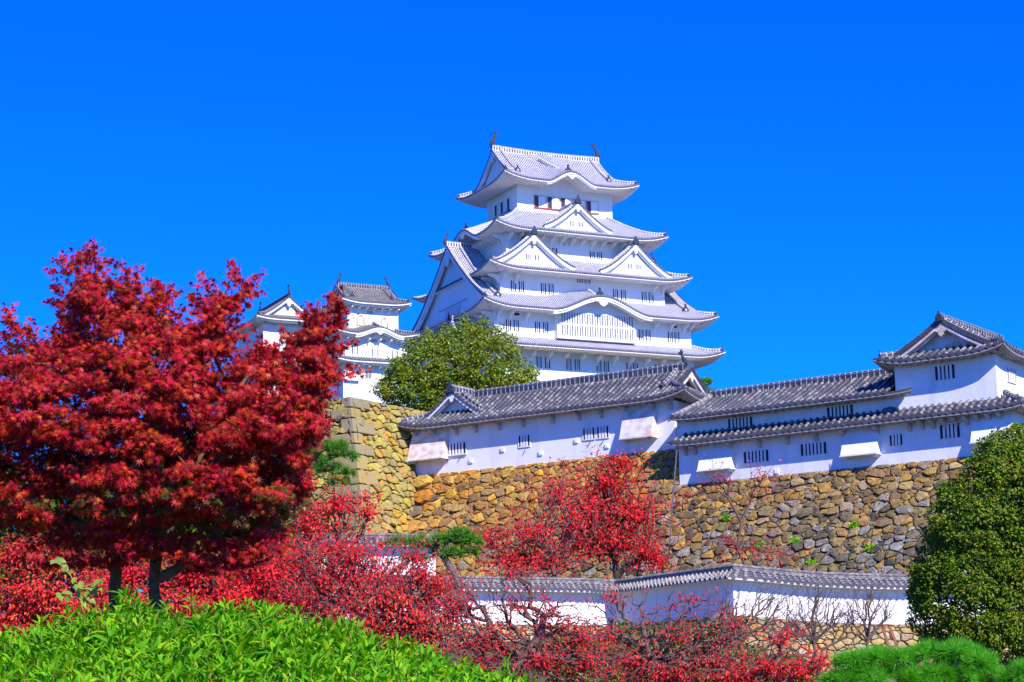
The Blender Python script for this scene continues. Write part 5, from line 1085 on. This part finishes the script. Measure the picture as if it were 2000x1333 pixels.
# ------------------------------------------------------------------ pines
def needle_t(n, r):
    V = [(0, 0, 0)]; Fi = []
    return None
def tufts(name, parent, C, O, r, nn, ln, wd, M):
    n = len(C)*nn; c = np.repeat(C, nn, 0); o_ = np.repeat(O, nn, 0); d = norm(o_*.55+norm(r.normal(0, 1, (n, 3)))*.75); s = norm(np.cross(d, r.normal(0, 1, (n, 3)))); L = ln*r.uniform(.75, 1.1, (n, 1))
    b0 = c+d*ln*.05+r.normal(0, ln*.03, (n, 3)); V = np.stack([b0-s*wd, b0+s*wd, b0+d*L], 1).reshape(-1, 3); return mesh_arrays(name, V, [np.arange(n*3).reshape(-1, 3)], M, parent)
def pine(label, D, trunk, pads, seed, ln, wd, nn=46, per=26, rmax=.08, group=None, rt=.01, M=None):
    r = np.random.default_rng(seed); path = [at(x, y, D) for x, y in trunk]; org = path[0]; o = empty('pine_tree', org, 0, label, 'pine tree', group); C = []; O = []
    for (px, py, rx, ry) in pads:
        k = max(4, int(per*rx*ry/1500)); a = r.uniform(0, 2*PI, k); q = np.sqrt(r.random(k)); dz = r.uniform(-1, 1, k)*rx*.9/F*D
        h_ = np.sqrt(np.maximum(0, 1-q**2))*r.uniform(.2, 1, k)
        P = ats(px+rx*q*np.cos(a), py-ry*h_+ry*.35, D+dz*np.abs(np.sin(a))); C.append(P); O.append(norm(np.stack([np.cos(a)*q*.9, -.45*np.ones(k), .8*np.ones(k)], 1)+r.normal(0, .25, (k, 3))))
    C = np.concatenate(C); O = np.concatenate(O); G = grow(path, C, r, seg=.25, rt=rt, rmax=rmax, jit=.04); bark_obj('trunk', (G[0]-org, G[1]-org, G[2], G[3], 0), BARKG, o, 5)
    tufts('needles', o, C-org, O, r, nn, ln, wd, M or PINE); return o
pine('clipped green pine with rounded needle pads in the bottom right corner', 13, [(1800, 1500), (1795, 1400), (1760, 1340), (1740, 1310)], [(1668, 1292, 34, 24), (1712, 1286, 36, 26), (1760, 1290, 34, 22), (1812, 1280, 36, 26), (1862, 1276, 38, 28), (1908, 1290, 34, 28), (1934, 1318, 26, 24), (1650, 1330, 40, 20), (1710, 1330, 40, 22), (1775, 1328, 36, 24), (1880, 1328, 36, 26), (1830, 1338, 30, 18), (1838, 1312, 30, 20), (1790, 1322, 30, 18), (1745, 1312, 30, 18), (1690, 1312, 30, 16)], 71, .082, .0018, nn=90, per=58, rmax=.04, rt=.004)
pine('second pine pad entering at the right edge of the bottom', 12.5, [(2040, 1500), (2040, 1400), (2030, 1340)], [(2005, 1318, 45, 28), (1985, 1335, 35, 20), (2040, 1310, 40, 25)], 72, .082, .0018, nn=90, per=50, rmax=.04, rt=.004)
pine('small bright pine in front of the orange stone wall, left of centre', 88, [(905, 1200), (890, 1125), (868, 1090), (848, 1068)], [(890, 1048, 34, 13), (915, 1060, 26, 11), (858, 1055, 26, 11), (800, 1058, 34, 9), (775, 1062, 22, 7), (828, 1066, 26, 8), (870, 1082, 28, 12), (905, 1080, 22, 10), (810, 1092, 22, 8)], 73, .42, .02, nn=44, per=75, M=PINE2, rmax=.16, rt=.02)
pine('small pine growing against the corner of the yellow bastion', 100, [(540, 990), (570, 950), (595, 925), (612, 908)], [(640, 875, 30, 14), (668, 892, 24, 11), (622, 900, 26, 13), (672, 925, 22, 8), (605, 890, 24, 13), (655, 872, 22, 10), (640, 915, 26, 10), (660, 945, 18, 7)], 74, .45, .02, nn=44, per=80, M=PINE2, rmax=.16, rt=.02)
pine('tip of a pine rising behind the roof gap of the two galleries', 135, [(1368, 810), (1369, 780), (1372, 760)], [(1374, 746, 13, 5), (1368, 757, 10, 4), (1385, 768, 18, 6), (1372, 772, 10, 6)], 75, .4, .03, nn=40, per=300, M=PINE2, rmax=.1, rt=.02)

# ------------------------------------------------------------------ bright green shrub along the bottom
r = np.random.default_rng(90)
TOPX = [-80, 0, 60, 130, 180, 240, 300, 340, 380, 420, 460, 520, 580, 640, 700, 760, 820, 900, 960, 1020, 1080]
TOPY = [12+_y for _y in [1240, 1235, 1225, 1200, 1185, 1160, 1168, 1180, 1172, 1175, 1172, 1185, 1195, 1208, 1228, 1244, 1258, 1284, 1306, 1334, 1360]]
sh = empty('green_shrub', at(400, 1500, 5.2), 0, 'bright green leafy shrub along the bottom left foreground', 'shrub'); SO_ = np.array(sh.location)
def shoots(n, r, leaves=15, L=.062, dm=1, rise=0):
    P = []; Nn = []; T = []; S0 = []; S1 = []
    for _ in range(n):
        px = r.uniform(-90, 1090); d = r.random()**.8*dm; top = np.interp(px, TOPX, TOPY)+r.uniform(-18, 12); py = top+d*(1420-top); D = 6.0-1.7*d+r.uniform(-.12, .12)
        tip = at(px, py-8-rise*r.random(), D); ax = norm(np.array([r.normal(0, .28), -.15+r.normal(0, .28), 1.0])); h_ = r.uniform(.07, .13); base = tip-ax*(h_+.12); S0.append(base); S1.append(tip)
        s = norm(np.cross(ax, [0, 1, .1])); t = np.cross(s, ax)
        for k in range(leaves):
            u = k/(leaves-1); a = k*2.4+r.normal(0, .25); out = s*math.cos(a)+t*math.sin(a); el = .3+.95*u**2+r.normal(0, .12)   # upper leaves stand up
            dr = norm(out*math.cos(el)+ax*math.sin(el)); P.append(tip-ax*h_*(1-u)**1.0); T.append(dr); Nn.append(norm(ax*math.cos(el)-out*math.sin(el)+r.normal(0, .15, 3)))
    P, T, Nn = map(np.array, (P, T, Nn)); sz = L*r.uniform(.7, 1.15, len(P))*np.tile(np.concatenate([np.full(leaves-4, 1.0), [.85, .7, .55, .45]]), n)
    return P, Nn, T, sz, np.array(S0), np.array(S1)
SA = shoots(1900, r, leaves=18, L=.051); SB = shoots(130, r, leaves=18, L=.064, dm=.6, rise=16)
P, Nn, T, sz, S0, S1 = [np.concatenate(q) for q in zip(SA, SB)]
V, Fi = leaf_mesh(P-SO_, Nn, T, sz, *LANCE_T); mesh_arrays('foliage', V, [Fi], SHR, sh)
V, Fi = tubes(S0-SO_, S1-SO_, np.full(len(S0), .0035), np.full(len(S0), .0018), 5); mesh_arrays('stem', V, [Fi], STEM, sh)
# dark inner mass of the shrub
X = r.uniform(-100, 1100, 5000); top = np.interp(X, TOPX, TOPY); Y = top+40+r.random(5000)*200; P = ats(X, Y, 6.3-1.4*np.clip((Y-top)/220, 0, 1)+r.uniform(0, .2, 5000))
V, Fi = leaf_mesh(P-SO_, r.normal(0, 1, (5000, 3))+np.array([0, -.4, .6]), r.normal(0, 1, (5000, 3)), .075*r.uniform(.7, 1.2, 5000), *LANCE_T); mesh_arrays('foliage', V, [Fi], SHR, sh)
# young sapling spray
sp = empty('sapling', at(175, 1330, 6.3), 0, 'slender sapling with pale green toothed leaves before the maple trunks', 'sapling'); PO = np.array(sp.location)
pt = [(178, 1330), (172, 1220), (160, 1185), (150, 1150), (138, 1125), (120, 1105), (104, 1095)]; W_ = np.array([at(x, y, 6.3) for x, y in pt]); br = [((150, 1150), (185, 1140), (200, 1132)), ((160, 1172), (125, 1162), (112, 1158)), ((150, 1150), (168, 1150), (175, 1152))]
A_ = list(W_[:-1]); B_ = list(W_[1:]); 
for q in br:
    for a, b_ in zip(q, q[1:]): A_.append(at(*a, 6.3)); B_.append(at(*b_, 6.3))
V, Fi = tubes(np.array(A_)-PO, np.array(B_)-PO, np.full(len(A_), .0022), np.full(len(A_), .0018), 5); mesh_arrays('stem', V, [Fi], STEM, sp)
lp = [(104, 1095), (112, 1100), (122, 1103), (130, 1112), (138, 1122), (128, 1108), (145, 1140), (150, 1128), (158, 1135), (152, 1152), (165, 1148), (172, 1155), (180, 1142), (192, 1136), (200, 1132), (186, 1148), (160, 1165), (168, 1168), (118, 1160), (110, 1158), (128, 1165)]
P = np.array([at(x, y, 6.3+r.uniform(-.03, .03)) for x, y in lp]); n = len(P); SAPM = leafmat('sapling_leaf', [(.20, .34, .03), (.30, .42, .05), (.12, .25, .02), (.34, .36, .06)], .35)
V, Fi = leaf_mesh(P-PO, np.array([0, -.6, .8])+r.normal(0, .35, (n, 3)), np.array([.3, -.2, -.5])+r.normal(0, .5, (n, 3)), .04*r.uniform(.7, 1.1, n), *BROAD_T); mesh_arrays('foliage', V, [Fi], SAPM, sp)

# ------------------------------------------------------------------ weeds rooted in the stone wall
for k, (u, v) in enumerate(((25.2, -6.1), (27.3, -6.0), (19.9, -6.9), (31.6, -6.7), (28.6, -7.3), (14.4, -5.2), (30.4, -5.4), (22.7, -4.4))):
    r = np.random.default_rng(200+k); p = np.array(f_right(u, v, .15) if u > 19 else f_mid(u, v, .15)); n = 70
    V, Fi = leaf_mesh(np.clip(r.normal(0, .1, (n, 3)), -.17, .17)*np.array([1.3, .5, .8]), r.normal(0, .6, (n, 3))+np.array([-.3, -.8, .6]), r.normal(0, .6, (n, 3))+np.array([0, -.3, .4]), .16*r.uniform(.6, 1.2, n), *BROAD_T)
    o = mesh_arrays('weed', V, [Fi], SHR); o.location = p; tag(o, 'small green weed rooted between stones of the high orange stone wall', 'weed', 'weeds growing from the high stone wall')
# ------------------------------------------------------------------ small things on the walls
b = MB(); pa = [at(1322, 880, 104.5), at(1318, 930, 103.0), at(1312, 1000, 101.0), at(1304, 1110, 98)]
b.sweep([tuple(p-pa[-1]) for p in pa], [(-.035, -.035), (.035, -.035), (.035, .035), (-.035, .035)]); o = b.build('lightning_cable', DK); o.location = pa[-1]; tag(o, 'thin dark cable running down the stone wall between the galleries', 'cable')
fr = at(1738, 1262, 79.5); b = MB(); 
q = [np.array(at(x, y, 79.5))-fr for x, y in ((1722, 1222), (1736, 1221), (1752, 1262), (1737, 1265))]
for k in range(4): b.sweep([tuple(q[k]), tuple(q[(k+1) % 4])], [(-.05, -.05), (.05, -.05), (.05, .05), (-.05, .05)], up=(0, 1, 0))
o = b.build('drain_frame', mat('brick_red_frame', (.30, .10, .07), .7)); o.location = fr; tag(o, 'leaning red brown metal frame on the low stone footing', 'frame')

for o in [ONI, SHA]: bpy.data.objects.remove(o)
